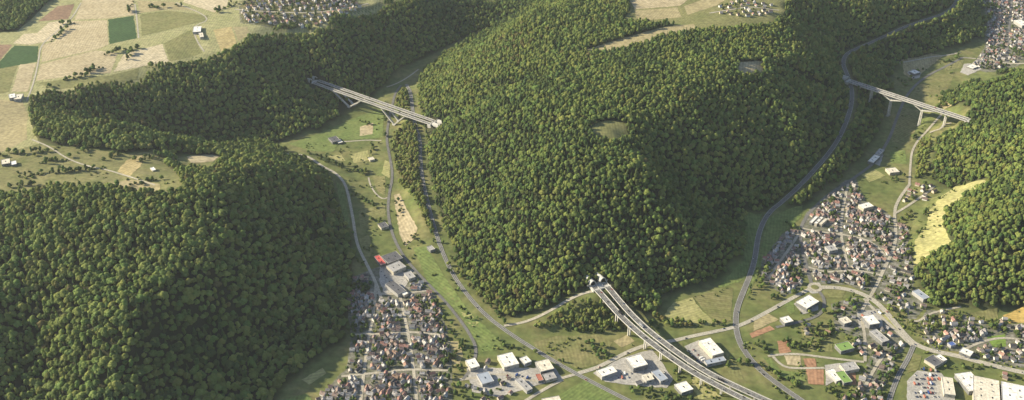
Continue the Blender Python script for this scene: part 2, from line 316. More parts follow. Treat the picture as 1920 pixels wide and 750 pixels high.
# bench the ground for the roads
near = np.full(H.shape, 1e9); nz = np.zeros(H.shape); nwid = np.ones(H.shape)
for nm, w, mk, lb, p, z in road_paths:
    for (x, y), q in zip(p, z):
        i0 = int((x - X0) / STEP); j0 = int((y - Y0) / STEP); r_ = 6
        a, b, c_, d = max(0, i0 - r_), min(len(gx), i0 + r_ + 2), max(0, j0 - r_), min(len(gy), j0 + r_ + 2)
        if a >= b or c_ >= d: continue
        D = np.hypot(GX[a:b, c_:d] - x, GY[a:b, c_:d] - y) - w / 2
        m = D < near[a:b, c_:d]
        near[a:b, c_:d] = np.where(m, D, near[a:b, c_:d]); nz[a:b, c_:d] = np.where(m, q, nz[a:b, c_:d])
wgt = np.clip(1 - (near - 9) / 30, 0, 1); wgt = wgt * wgt * (3 - 2 * wgt)
H = H * (1 - wgt) + (nz - .25) * wgt
ROADDIST = near

# ---- where the woods stand
FOREST = [
 [(-60,372),(60,362),(110,350),(215,352),(300,368),(345,355),(330,320),(385,325),(420,300),(440,285),(520,282),(572,297),(606,316),(624,352),(640,400),(655,440),(660,480),(655,540),(652,600),(640,640),(600,665),(570,690),(520,730),(500,800),(300,880),(-60,900)],
 [(55,190),(100,172),(130,180),(190,168),(260,162),(280,138),(330,124),(385,118),(430,96),(470,70),(560,66),(620,61),(660,40),(720,22),(800,-2),(985,-12),(960,22),(900,55),(850,82),(790,98),(755,122),(730,147),(700,177),(660,204),(625,224),(590,240),(540,260),(505,270),(530,282),(440,286),(380,292),(320,284),(240,287),(170,277),(75,270),(60,230)],
 [(-30,-12),(112,-12),(62,30),(30,58),(-30,60)],
 [(800,130),(830,105),(870,80),(930,45),(975,5),(1000,-12),(1175,-12),(1180,20),(1165,42),(1290,47),(1320,60),(1370,55),(1450,48),(1470,30),(1480,-12),(1840,-12),(1838,40),(1835,62),(1800,85),(1730,105),(1690,122),(1660,138),(1650,160),(1660,190),(1650,230),(1640,255),(1615,290),(1585,322),(1555,348),(1500,388),(1470,392),(1440,392),(1400,396),(1396,425),(1398,455),(1390,480),(1340,520),(1290,540),(1240,555),(1236,580),(1215,592),(1175,570),(1140,540),(1110,540),(1060,562),(1000,585),(950,596),(900,556),(870,512),(840,446),(815,376),(802,320),(800,260),(786,190),(785,150)],
 [(1798,238),(1830,190),(1850,160),(1890,142),(2000,125),(2000,545),(1920,560),(1880,572),(1820,580),(1745,575),(1725,540),(1712,510),(1740,480),(1790,465),(1768,422),(1772,398),(1802,374),(1850,352),(1745,335),(1750,310),(1770,280)],
]
YOUNG = [
 [(745,232),(780,238),(786,300),(788,335),(760,345),(740,312),(733,270)],
 [(1112,552),(1150,574),(1195,610),(1150,625),(1050,617),(995,614),(1060,580)],
 [(748,342),(788,335),(800,385),(822,440),(806,436),(772,368)],
 [(830,470),(850,520),(900,580),(930,604),(910,575),(870,520)],
 [(1225,592),(1290,605),(1310,612),(1240,612)],
 [(745,175),(762,168),(768,200),(770,228),(745,225),(742,195)],
 [(1720,262),(1745,255),(1740,300),(1740,330),(1715,335)],
]
OPEN = [
 [(1080,102),(1150,98),(1200,84),(1250,68),(1312,58),(1300,44),(1250,49),(1190,65),(1140,79)],
 [(1110,234),(1140,226),(1174,232),(1178,258),(1150,270),(1112,260)],
 [(1384,117),(1429,115),(1430,142),(1386,143)],
 [(1712,500),(1716,450),(1738,420),(1742,395),(1790,350),(1860,336),(1840,350),(1802,372),(1772,397),(1768,422),(1788,458),(1745,480)],
]
FORW = [TP(p)[:, :2] for p in FOREST]; YOUW = [TP(p)[:, :2] for p in YOUNG]; OPENW = [TP(p)[:, :2] for p in OPEN]
SLOPE = np.hypot(*np.gradient(H, STEP))
def woods(x, y):
    m = np.zeros(np.shape(x), bool)
    for p in FORW: m |= inpoly(p, x, y)
    i = np.clip(((x - X0) / STEP).astype(int), 0, len(gx) - 1); j = np.clip(((y - Y0) / STEP).astype(int), 0, len(gy) - 1)
    m |= (SLOPE[i, j] > .36) & (ROADDIST[i, j] > 45)
    for p in OPENW: m &= ~inpoly(p, x, y)
    return m & (ROADDIST[i, j] > 7)
WOOD = woods(GX, GY)
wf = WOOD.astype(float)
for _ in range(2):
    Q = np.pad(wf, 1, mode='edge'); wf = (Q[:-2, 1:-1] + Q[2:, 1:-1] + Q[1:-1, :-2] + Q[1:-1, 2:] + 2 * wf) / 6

# ---- the ground sheet: fine in the surveyed part, coarse out to the horizon
ext = np.array([120, 300, 700, 1500, 3000, 6000, 9000.])
ax = np.r_[X0 - ext[::-1], gx, X1 + ext]; ay = np.r_[Y0 - ext[::-1], gy, Y1 + ext]
ne = len(ext)
HH = np.pad(H, ne, mode='edge'); WW = np.pad(wf, ne, mode='edge')
nx, ny = len(ax), len(ay)
AX, AY = np.meshgrid(ax, ay, indexing='ij')
co = np.stack([AX, AY, HH], 2).reshape(-1, 3)
ii = (np.arange(nx - 1)[:, None] * ny + np.arange(ny - 1)[None, :]).ravel()
quads = np.stack([ii, ii + ny, ii + ny + 1, ii + 1], 1)
me = bpy.data.meshes.new('ground'); me.vertices.add(len(co)); me.vertices.foreach_set('co', co.ravel())
me.loops.add(quads.size); me.loops.foreach_set('vertex_index', quads.ravel())
me.polygons.add(len(quads)); me.polygons.foreach_set('loop_start', np.arange(len(quads)) * 4)
me.polygons.foreach_set('use_smooth', np.ones(len(quads), bool))
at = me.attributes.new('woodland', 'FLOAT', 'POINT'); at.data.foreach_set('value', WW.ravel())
me.update(calc_edges=True); me.validate()
gm = mat('meadow_ground', (.095, .128, .036), (.20, .185, .078), .012, .95, c3=(.135, .152, .05), fine=.06)
N, L = gm.node_tree.nodes, gm.node_tree.links
b = N['Principled BSDF']; src = b.inputs['Base Color'].links[0].from_socket
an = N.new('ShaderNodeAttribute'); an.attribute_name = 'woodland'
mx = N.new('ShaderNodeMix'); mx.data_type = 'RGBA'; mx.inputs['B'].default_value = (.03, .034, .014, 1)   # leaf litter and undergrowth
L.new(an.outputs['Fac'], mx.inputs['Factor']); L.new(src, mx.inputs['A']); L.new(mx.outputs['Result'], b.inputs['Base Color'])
link('ground', me, gm, kind='structure', label='rolling green valley floors, wooded hillsides and pale plateau')

M = {
 'asphalt': mat('asphalt', (.13, .128, .12), (.18, .176, .165), .04, .9, fine=.4),
 'pale': mat('pale_road', (.33, .305, .245), (.44, .405, .325), .03, .9, fine=.3),
 'marking': mat('road_paint', (.7, .7, .66)),
 'concrete': mat('concrete', (.42, .41, .38), (.54, .52, .48), .05, .85, fine=.5),
 'concrete_dark': mat('weathered_concrete', (.26, .25, .23), (.36, .35, .32), .06, .9, fine=.4),
 'yard': mat('paved_yard', (.30, .29, .265), (.42, .40, .36), .03, .9, fine=.25),
 'dark': mat('tunnel_shade', (.015, .015, .015)),
}
def drape_ribbon(name, p, z, w, m, off=.62, cross=4, parent=None, **props):
    s_ = sides(p); n = len(p); v = []; f = []
    for k in range(n):
        for c_ in range(cross + 1):
            a = (c_ / cross - .5) * w; x, y = p[k] + s_[k] * a
            v.append((x, y, max(z[k], float(hz(x, y))) + off))
    for k in range(n - 1):
        for c_ in range(cross):
            i = k * (cross + 1) + c_; f.append((i + cross + 1, i + cross + 2, i + 1, i)[::-1])
    return link(name, mesh(name, v, f, smooth=True), m, parent, **props)
for nm, w, mk, lb, p, z in road_paths:
    z = hz(p[:, 0], p[:, 1])
    k = 2; z = np.convolve(np.pad(z, k, mode='edge'), np.ones(2 * k + 1) / (2 * k + 1), 'valid')
    ro = drape_ribbon(nm, p, z, w, M[mk], kind='structure', label=lb)
    if w in (9, 11.5, 12):
        for sg in (-1, 1):
            q = p + sides(p) * sg * (w / 2 - .7)
            drape_ribbon('edge_line', q, z, .28, M['marking'], off=.70, cross=1, parent=ro)
        if w != 11.5: drape_ribbon('centre_line', p, z, .22, M['marking'], off=.70, cross=1, parent=ro)

# the roundabout at the edge of the right village
rc_ = T(1528, 539); th = np.linspace(0, 2 * math.pi, 33); rp_ = np.stack([rc_[0] + 12 * np.cos(th), rc_[1] + 12 * np.sin(th)], 1)
ra = drape_ribbon('roundabout', rp_, hz(rp_[:, 0], rp_[:, 1]), 7.5, M['pale'], off=.68, kind='structure', label='roundabout ring with a green island beside the right village')
iv = [(rc_[0] + r_ * math.cos(a), rc_[1] + r_ * math.sin(a), rc_[2] + z) for r_, z in ((8, .5), (7.8, 1.0), (4, 1.5)) for a in th[:-1]] + [(rc_[0], rc_[1], rc_[2] + 1.7)]
ifc = [(r_ * 32 + k, r_ * 32 + (k + 1) % 32, (r_ + 1) * 32 + (k + 1) % 32, (r_ + 1) * 32 + k) for r_ in (0, 1) for k in range(32)] + [(64 + k, 64 + (k + 1) % 32, 96) for k in range(32)]
link('island', mesh('island', iv, ifc), gm, ra)

# ---- fields: sheets laid on the ground
srng = np.random.default_rng(77)
def sheet(name, px, m, off=.22, step=9.0, world_pts=None, **props):
    p = TP(px)[:, :2] if world_pts is None else np.array(world_pts, float)
    P2 = []
    for i in range(len(p)):
        a, b_ = p[i], p[(i + 1) % len(p)]; n = max(1, int(np.hypot(*(b_ - a)) / step))
        for k in range(n): P2.append(a + (b_ - a) * k / n + (srng.uniform(-1.3, 1.3, 2) if k else 0))
    nb = len(P2); lo, hi = p.min(0), p.max(0)
    qx, qy = np.meshgrid(gx[(gx > lo[0]) & (gx < hi[0])], gy[(gy > lo[1]) & (gy < hi[1])]); qx = qx.ravel(); qy = qy.ravel()
    m_ = inpoly(p, qx, qy); pts = [Vector((float(a), float(b_))) for a, b_ in P2] + [Vector((float(a), float(b_))) for a, b_ in zip(qx[m_], qy[m_])]
    vv, _, ff, *_ = delaunay_2d_cdt(pts, [], [list(range(nb))], 1, 1e-4)
    v = np.array([(a.x, a.y) for a in vv]); z = hz(v[:, 0], v[:, 1]) + off
    return link(name, mesh(name, np.column_stack([v, z]), ff, smooth=True), m, None, kind='structure', **props)
def crop(name, a, b, c=None, fine=.12): return mat(name, a, b, .06 if 'paving' in name else .02, .95, c3=c, fine=fine, rows=0 if 'paving' in name else .10)
CR = {
 'tan': crop('stubble_field', (.36, .30, .18), (.44, .375, .24)), 'beige': crop('bare_pale_field', (.45, .385, .25), (.52, .45, .305)),
 'green': crop('dark_green_crop', (.030, .072, .020), (.045, .092, .028)), 'olive': crop('olive_meadow', (.155, .165, .06), (.215, .205, .085)),
 'wheat': crop('ripe_wheat', (.36, .29, .13), (.44, .36, .18)), 'brown': crop('ploughed_field', (.20, .13, .085), (.27, .18, .115)),
 'straw': crop('straw_field', (.29, .25, .13), (.35, .30, .165)), 'grass': crop('mown_grass', (.115, .165, .045), (.165, .20, .062)),
 'lawn': crop('bright_lawn', (.13, .21, .04), (.17, .25, .05)), 'clay': crop('clay_court', (.30, .165, .095), (.36, .21, .125)), 'dry': crop('dry_meadow', (.26, .265, .10), (.37, .34, .155)),
 'hay': crop('pale_hay_grass', (.25, .255, .11), (.35, .325, .165), (.29, .285, .135)), 'village': crop('gardens_and_paving', (.085, .10, .045), (.27, .255, .225), (.15, .15, .11), fine=.16),
 'gold': crop('golden_field', (.40, .28, .08), (.46, .34, .12)), 'moss': crop('mottled_meadow', (.13, .145, .048), (.22, .20, .088)),
}
FIELDS = [
 ('green', 'square dark green field high on the left plateau', [(203,37),(250,30),(257,72),(205,83)]),
 ('green', 'dark green field at the left edge of the photo', [(27,86),(72,87),(70,116),(0,129),(-10,125),(5,110)]),
 ('tan', 'large tan stubble field left of the square dark green field', [(135,40),(201,38),(203,84),(185,92),(78,117),(79,84),(102,78)]),
 ('beige', 'pale bare field with a clump of trees on its upper edge', [(213,135),(233,101),(304,83),(316,116),(265,125)]),
 ('olive', 'olive meadow right of the square dark green field', [(263,28),(315,20),(392,29),(385,40),(266,68)]),
 ('olive', 'olive meadow beside the plateau farm lane', [(307,82),(358,56),(380,100),(330,114),(319,115)]),
 ('wheat', 'wheat coloured field right of the farm lane', [(400,56),(434,50),(444,82),(415,97)]),
 ('straw', 'small straw field beside the plateau village', [(437,51),(463,50),(469,66),(447,78)]),
 ('brown', 'brown ploughed field at the far left edge', [(24,84),(-15,84),(-15,122),(3,110)]),
 ('brown', 'brown field beside the top left wood', [(72,40),(108,12),(140,8),(128,36),(92,39)]),
 ('beige', 'pale field above the large tan stubble field', [(70,62),(92,42),(128,38),(100,76),(55,84),(24,82),(45,64)]),
 ('tan', 'tan strip field left of the lane', [(38,121),(68,119),(52,172),(22,172)]),
 ('olive', 'olive field at the left edge above the saddle', [(-15,131),(33,123),(18,172),(-15,180)]),
 ('tan', 'tan field below the large stubble field', [(76,121),(180,95),(220,100),(208,137),(68,152)]),
 ('straw', 'straw coloured field at the top edge left of centre', [(258,2),(325,4),(370,20),(315,18),(262,25)]),
 ('beige', 'pale field at the top edge above the olive meadow', [(342,-8),(430,-8),(425,12),(402,24),(345,5)]),
 ('tan', 'tan field between the brown field and the top edge', [(155,0),(250,-5),(252,28),(202,35),(140,37)]),
 ('straw', 'straw coloured slope left of the gully wood', [(-15,186),(44,192),(52,215),(50,262),(-15,295)]),
 ('olive', 'olive strip above the gully wood', [(70,156),(205,142),(262,128),(258,150),(190,160),(100,168)]),
 ('wheat', 'small yellow field on the saddle behind the near hill', [(220,322),(238,300),(268,291),(264,312),(242,332)]),
 ('tan', 'narrow tan field along the saddle hedge', [(350,294),(385,290),(415,292),(400,303),(358,306)]),
 ('straw', 'dry meadow on the near end of the saddle', [(205,345),(240,336),(300,346),(300,362),(225,352)]),
 ('tan', 'tan field beside the winding river road', [(738,366),(749,363),(768,402),(783,428),(777,448),(760,462),(749,440)]),
 ('dry', 'yellowish meadow patch in the left valley', [(657,290),(690,282),(694,300),(664,306)]),
 ('dry', 'yellowish meadow patch below the lone farm', [(615,293),(640,290),(648,302),(625,303)]),
 ('tan', 'small tan plot beneath the arch bridge', [(675,238),(700,230),(698,252),(674,255)]),
 ('dry', 'small tan clearing right of the lower meadow', [(862,585),(885,588),(898,605),(885,614)]),
 ('grass', 'long green meadow right of the lower village', [(775,465),(800,462),(835,520),(875,580),(930,632),(945,655),(905,660),(862,590),(800,525)]),
 ('moss', 'mottled meadow above the bottom centre halls', [(1000,642),(1040,631),(1120,628),(1148,643),(1132,680),(1085,692),(1010,662)]),
 ('dry', 'yellow tan meadow right of the near viaduct', [(1246,590),(1262,568),(1298,558),(1318,585),(1345,609),(1265,612)]),
 ('moss', 'olive meadow left of the wide curving road', [(1301,557),(1340,545),(1374,540),(1372,602),(1348,607),(1320,583)]),
 ('grass', 'green strip at the foot of the middle hill', [(1395,400),(1428,402),(1412,470),(1398,520),(1385,530),(1345,540),(1395,490)]),
 ('grass', 'green strip between curving road and right village', [(1440,410),(1505,385),(1500,410),(1465,440),(1428,490),(1420,520),(1400,555),(1425,470)]),
 ('clay', 'red brown plot beside the wide curving road', [(1405,626),(1443,611),(1453,618),(1410,634)]),
 ('clay', 'narrow red brown court left of the pitches', [(1457,640),(1475,637),(1484,660),(1462,664)]),
 ('clay', 'upper red brown pitch at the bottom right', [(1506,673),(1528,673),(1531,688),(1508,688)]),
 ('clay', 'large red brown pitch at the bottom right', [(1511,692),(1544,693),(1545,722),(1516,720)]),
 ('tan', 'small tan plot inside the works lane bend', [(1470,667),(1500,667),(1503,687),(1476,684)]),
 ('clay', 'red brown plot beside the dark green roofed hall', [(1588,700),(1604,699),(1606,722),(1588,722)]),
 ('grass', 'green lawn left of the pitches', [(1430,670),(1445,672),(1463,694),(1508,700),(1512,716),(1460,708)]),
 ('olive', 'olive plot above the white hall loop', [(1552,545),(1585,545),(1578,560),(1555,558)]),
 ('gold', 'golden field at the right edge below the wood', [(1880,592),(1925,568),(1945,575),(1945,602),(1892,606)]),
 ('lawn', 'bright green lawn square at the lower right', [(1850,632),(1884,627),(1887,650),(1862,652)]),
 ('moss', 'rough meadow below the right wooded hill', [(1725,608),(1742,593),(1800,582),(1805,600),(1770,618),(1735,622)]),
 ('dry', 'bright yellow meadow strip on the right hillside', [(1712,500),(1716,450),(1738,420),(1742,395),(1790,350),(1855,337),(1838,350),(1802,372),(1772,397),(1768,422),(1786,456),(1745,478)]),
 ('straw', 'tan strip field between woods on the middle hilltop', [(1082,101),(1150,97),(1200,83),(1250,67),(1310,57),(1300,45),(1250,50),(1190,66),(1140,80)]),
 ('olive', 'oval clearing in the wood on top of the middle hill', [(1110,234),(1140,226),(1174,232),(1178,258),(1150,270),(1112,260)]),
 ('tan', 'small clearing in the wood near the right rim', [(1384,117),(1429,115),(1430,142),(1386,143)]),
 ('straw', 'straw field on the far plateau', [(1190,20),(1270,14),(1278,32),(1195,40)]),
 ('tan', 'pale field at the top edge of the far plateau', [(1182,2),(1240,-8),(1300,-8),(1275,11),(1190,18)]),
 ('olive', 'green strip field beside the far hamlet', [(1285,34),(1340,28),(1390,40),(1330,48)]),
 ('straw', 'straw field at the top edge beside the far hamlet', [(1282,12),(1330,-5),(1372,-8),(1345,10),(1290,28)]),
 ('olive', 'meadow right of the far hamlet', [(1400,42),(1440,32),(1462,38),(1445,46)]),
 ('moss', 'meadow under the right bridge', [(1672,228),(1690,200),(1722,207),(1716,245),(1700,268),(1672,266)]),
 ('moss', 'broad meadow beyond the right bridge', [(1703,184),(1722,160),(1755,140),(1790,135),(1782,160),(1762,190),(1745,208)]),
 ('straw', 'dry meadow left of the far valley road', [(1690,112),(1745,100),(1770,104),(1735,132),(1712,150),(1695,140)]),
 ('grass', 'small green field below the right bridge', [(1668,285),(1697,282),(1700,308),(1670,306)]),
 ('dry', 'small tan field above the right village', [(1615,328),(1640,318),(1660,330),(1630,342)]),
 ('grass', 'meadow at the bottom edge left of the viaduct', [(1055,738),(1095,712),(1150,742),(1170,757),(1030,757)]),
 ('grass', 'green meadow in the narrow left valley', [(630,340),(646,352),(652,400),(660,440),(655,445),(640,395)]),
 ('grass', 'meadow on the valley floor below the arch bridge', [(540,270),(600,250),(640,232),(690,212),(720,204),(718,258),(640,262),(625,285),(585,284)]),
 ('dry', 'meadow strip by the near left hill foot', [(565,712),(605,690),(612,700),(580,722)]),
 ('grass', 'meadow corner at the bottom edge below the near left hill', [(535,748),(575,738),(590,757),(530,760)]),
] + [(k, 'small %s plot %s' % (k2, w), p) for k, k2, w, p in (
 ('moss', 'mottled', 'below the loop road hall', [(1500,612),(1535,604),(1560,612),(1548,632),(1505,634)]), ('olive', 'olive', 'left of the green roofed hall', [(1520,636),(1560,636),(1562,660),(1515,660)]), ('straw', 'straw', 'right of the wide curving road bend', [(1415,600),(1440,588),(1460,600),(1440,608),(1412,622)]), ('grass', 'green', 'left of the loop road', [(1470,572),(1488,562),(1490,585),(1482,590)]),
 ('dry', 'yellow', 'between the parallel main roads', [(1648,580),(1660,590),(1690,622),(1702,636),(1690,632),(1660,602)]), ('olive', 'olive', 'above the broad main road', [(1660,572),(1685,566),(1702,590),(1700,612),(1682,600)]), ('moss', 'mottled', 'right of the grey bottom road', [(1712,662),(1728,668),(1722,692),(1700,700),(1705,680)]), ('dry', 'yellow', 'under the end of the near viaduct', [(1300,705),(1330,722),(1352,744),(1310,750),(1296,725)]),
 ('olive', 'olive', 'right of the near viaduct car park', [(1340,664),(1362,660),(1385,690),(1395,712),(1370,705)]), ('moss', 'mottled', 'beside the country road hedge', [(1255,648),(1280,642),(1283,655),(1268,660)]), ('straw', 'straw', 'right of the lower village trees', [(845,640),(862,640),(868,668),(858,690),(848,680)]), ('olive', 'olive', 'between river road and approach road', [(672,395),(722,385),(724,405),(700,412),(676,430)]),
 ('moss', 'mottled', 'inside the curved path', [(696,330),(722,330),(722,368),(708,360)]), ('olive', 'olive', 'above the works yard of the lower village', [(672,448),(690,440),(700,470),(688,490)]), ('dry', 'yellow', 'at the river road bend', [(722,300),(732,306),(730,335),(715,325)]), ('straw', 'straw', 'at the foot of the viaduct abutment', [(1150,640),(1175,628),(1190,640),(1165,652)]),
 ('olive', 'olive', 'at the lower right edge', [(1885,660),(1930,668),(1930,685),(1890,678)]), ('moss', 'mottled', 'below the right hill wood', [(1810,588),(1870,578),(1872,600),(1820,608)]), ('straw', 'straw', 'beyond the right bridge', [(1760,190),(1790,165),(1815,165),(1790,195),(1770,205)]), ('olive', 'olive', 'along the foot of the far wooded slope', [(1770,118),(1808,112),(1800,128),(1772,134)]))]
BASE = [
 ('plateau_grass', 'hay', 'pale mown grassland between the fields of the left plateau', [(-40,62),(30,60),(64,32),(112,-20),(800,-20),(715,20),(655,40),(615,62),(470,72),(430,98),(385,120),(330,126),(280,140),(258,164),(190,170),(130,182),(100,174),(54,194),(58,230),(74,270),(-40,300)]),
 ('saddle_grass', 'moss', 'mottled grassland on the saddle behind the near left hill', [(-40,296),(76,272),(170,280),(240,290),(320,288),(375,296),(420,292),(380,322),(330,320),(345,355),(300,366),(215,350),(110,348),(60,360),(-40,370)]),
 ('plateau_grass', 'olive', 'pale green grassland on the far plateau', [(1178,-20),(1480,-20),(1470,30),(1450,46),(1370,53),(1320,58),(1290,45),(1168,40),(1182,18)]),
]
BASE += [
 ('village_ground', 'village', 'grey gardens and paving of the lower village', [(650,525),(690,508),(712,500),(775,505),(795,530),(820,560),(838,620),(848,660),(848,765),(580,765),(606,735),(650,690),(658,640),(650,560)]),
 ('village_ground', 'village', 'grey gardens and paving of the right village', [(1426,490),(1468,437),(1500,428),(1512,398),(1548,366),(1585,338),(1604,332),(1614,360),(1628,382),(1655,392),(1705,430),(1704,450),(1694,482),(1666,522),(1642,558),(1590,534),(1540,533),(1505,514),(1502,543),(1470,556),(1426,524)]),
 ('town_ground', 'village', 'grey gardens and paving of the top right town', [(1844,-10),(1950,-12),(1950,104),(1892,130),(1850,136),(1818,126),(1846,90),(1848,50)]),
 ('village_ground', 'village', 'grey gardens and paving of the plateau village', [(448,2),(520,-12),(640,-10),(695,8),(655,33),(602,49),(560,55),(498,51),(450,44)]),
 ('village_ground', 'village', 'pale plots, paving and painted sun glow at the meadow foot', [(1612,548),(1640,556),(1688,482),(1700,452),(1714,490),(1712,535),(1735,572),(1718,598),(1688,598),(1660,572)]),  # house plots; their pale colour also stands in for the warm sun glow
 ('village_ground', 'village', 'pale plots and painted sun glow around the halls below the roundabout', [(1558,570),(1604,558),(1650,580),(1668,612),(1700,645),(1690,662),(1645,660),(1612,668),(1600,630),(1566,620)]),  # pale ground also put in to imitate the sunlit glow here
 ('village_ground', 'village', 'pale plots of the bottom right house rows', [(1640,652),(1684,660),(1668,705),(1648,745),(1602,735),(1622,690)]),
 ('village_ground', 'village', 'pale plots below the right hill wood', [(1738,580),(1800,588),(1850,600),(1848,615),(1790,616),(1735,628),(1722,608)]),
 ('village_ground', 'village', 'pale plots and paving of the lower right hamlet', [(1725,632),(1800,612),(1905,608),(1945,612),(1945,696),(1850,678),(1800,660),(1750,655)]),
]
for nm, k, lb, px in BASE: sheet(nm, px, CR[k], off=.18, label=lb)
for i, (k, lb, px) in enumerate(FIELDS): sheet('field', px, CR[k], off=.34 + .006 * (i % 12), label=lb)
YARDS = [
 ('grey works yard beside the red roofed hall', [(712,500),(735,498),(752,500),(765,530),(752,552),(722,552),(712,530)]),
 ('pale yard between the halls under the near viaduct', [(1112,700),(1165,672),(1222,655),(1245,685),(1262,712),(1250,728),(1180,722),(1135,716)]),
 ('grey car park left of the flat white hall', [(1283,650),(1310,638),(1335,664),(1330,684),(1312,680)]),
 ('white forecourt inside the loop road', [(1488,570),(1518,552),(1532,565),(1534,582),(1505,590)]),
 ('grey roundabout apron of the right village', [(1512,545),(1520,530),(1536,530),(1542,540),(1534,550),(1522,551)]),
 ('pale yard around the hall below the roundabout', [(1606,585),(1650,580),(1655,615),(1610,615)]),
 ('pale car park left of the long bottom right halls', [(1700,716),(1720,695),(1765,700),(1790,740),(1790,757),(1700,757)]),
 ('pale yard among the bottom centre halls', [(875,690),(960,690),(1040,690),(1055,708),(1000,725),(935,745),(885,735)]),
 ('white gravel pad beyond the right bridge', [(1700,136),(1712,130),(1727,137),(1724,146),(1712,148)]),
 ('pale works yard below the right bridge', [(1628,302),(1650,278),(1657,285),(1650,312)]),
 ('pale yard at the sports grounds', [(1546,685),(1605,678),(1606,695),(1548,724)]),
 ('pale sports pitch edge at the top right town', [(1808,120),(1830,118),(1840,130),(1815,142),(1800,136)]),
]
for i, (lb, px) in enumerate(YARDS): sheet('paved_yard', px, M['yard'], off=.46 + .006 * i, label=lb)

# ------------------------------------------------------------------ bridges and tunnel portals
def thing(name, label, cat, loc=(0, 0, 0), rz=0.0, group=None):
    e = link(name, None, None, None, label=label, category=cat)
    if group: e['group'] = group
    e.location = tuple(loc); e.rotation_euler = (0, 0, rz); return e
def portal(label, pos, ang, w=11.0, h=8.5, depth=26.0):
    """concrete tunnel mouth: a vaulted tube reaching out of the slope, with a slanted collar and a black sheet for the bore"""
    e = thing('tunnel_portal', label, 'tunnel portal', pos, ang)
    def arch(r_w, r_h, n=14): return [(math.cos(math.pi * k / n) * r_w, math.sin(math.pi * k / n) * r_h) for k in range(n + 1)]
    def shell(y0, y1, ow, oh, iw, ih, slant=0.0):
        o, i = arch(ow, oh), arch(iw, ih); v = []; f = []; n = len(o)
        for y in (y0, y1):
            for prof_ in (o, i):
                for a, b in prof_: v.append((a, y + (slant * b if y == y0 else 0), b))
        for k in range(n - 1):
            f += [(k, k + 1, 2 * n + k + 1, 2 * n + k), (n + k + 1, n + k, 3 * n + k, 3 * n + k + 1), (k + 1, k, n + k, n + k + 1), (2 * n + k, 2 * n + k + 1, 3 * n + k + 1, 3 * n + k)]
        f += [(0, n, 3 * n, 2 * n)[::-1], (n - 1, 2 * n - 1, 4 * n - 1, 3 * n - 1)]
        return v, f
    link('tube', mesh('tube', *shell(0, depth, w / 2 + .6, h + .6, w / 2 - .3, h - .3, .35)), M['concrete'], e)
    link('collar', mesh('collar', *shell(-1.2, 1.0, w / 2 + 1.5, h + 1.5, w / 2 - .2, h - .2, .35)), M['concrete'], e)
    a = arch(w / 2 - .4, h - .4); link('bore_shade', mesh('bore_shade', [(p, 4.5, q) for p, q in a], [tuple(range(len(a)))]), M['dark'], e)  # black sheet across the tube, painted in for the darkness inside
    for sg in (-1, 1):
        mb = MB(); mb.bar((sg * (w / 2 + .9), -1, h * .3), (sg * (w / 2 + 7), 3, h * .12), .8, .8, (0, 1, 0), h * .7, h * .35)
        link('wing_wall', mb.mesh('wing_wall'), M['concrete_dark'], e)
    return e
BOX = lambda w, t: [(-w / 2, 0), (w / 2, 0), (w / 2, -t * .35), (w * .3, -t * .45), (w * .22, -t), (-w * .22, -t), (-w * .3, -t * .45), (-w / 2, -t * .35)]
RECT = lambda x0, x1, z0, z1: [(x0, z1), (x1, z1), (x1, z0), (x0, z0)]
def deck_parts(e, P3, w, t, lanes=2, label=None, depthf=None):
    """box girder deck with asphalt, kerbs, parapets and markings along a 3-D centre line"""
    S = sides(P3); path = [(P3[i], S[i]) for i in range(len(P3))]
    if depthf is None:
        mb = MB().prof(path, BOX(w, t))
    else:
        mb = MB(); n = 8; v = []; f = []
        for i, (p, sd) in enumerate(path):
            for a, b in BOX(w, depthf[i]): v.append((p[0] + sd[0] * a, p[1] + sd[1] * a, p[2] + b))
        for i in range(len(path) - 1):
            for j in range(n): k = (j + 1) % n; f.append((i * n + j, i * n + k, (i + 1) * n + k, (i + 1) * n + j))
        f += [tuple(range(n))[::-1], tuple((len(path) - 1) * n + j for j in range(n))]; mb.add(v, f)
    d = link('deck', mb.mesh('deck'), M['concrete'], e)
    link('carriageway', MB().prof(path, RECT(-w / 2 + .9, w / 2 - .9, 0.02, .09)).mesh('carriageway'), M['asphalt'], d)
    for sg in (-1, 1):
        link('parapet', MB().prof(path, RECT(*sorted((sg * (w / 2 - .1), sg * (w / 2 - .55))), -.5, 1.25)).mesh('parapet'), M['concrete'], e)
        x = sg * (w / 2 - 1.6); link('edge_line', MB().prof(path, RECT(x - .15, x + .15, .09, .115)).mesh('edge_line'), M['marking'], d)
    for k in range(1, lanes):
        x = -w / 2 + 1.6 + (w - 3.2) * k / lanes
        mb = MB()
        for i in range(0, len(path) - 1, 2): mb.prof(path[i:i + 2], RECT(x - .13, x + .13, .09, .115))
        ln = link('lane_line', mb.mesh('lane_line'), M['marking'], d); ln['kind'] = 'stuff'
    return d
def line3(a, b, n): return np.array([a + (b - a) * k / n for k in range(n + 1)])
DECKS = {}; FEET = []
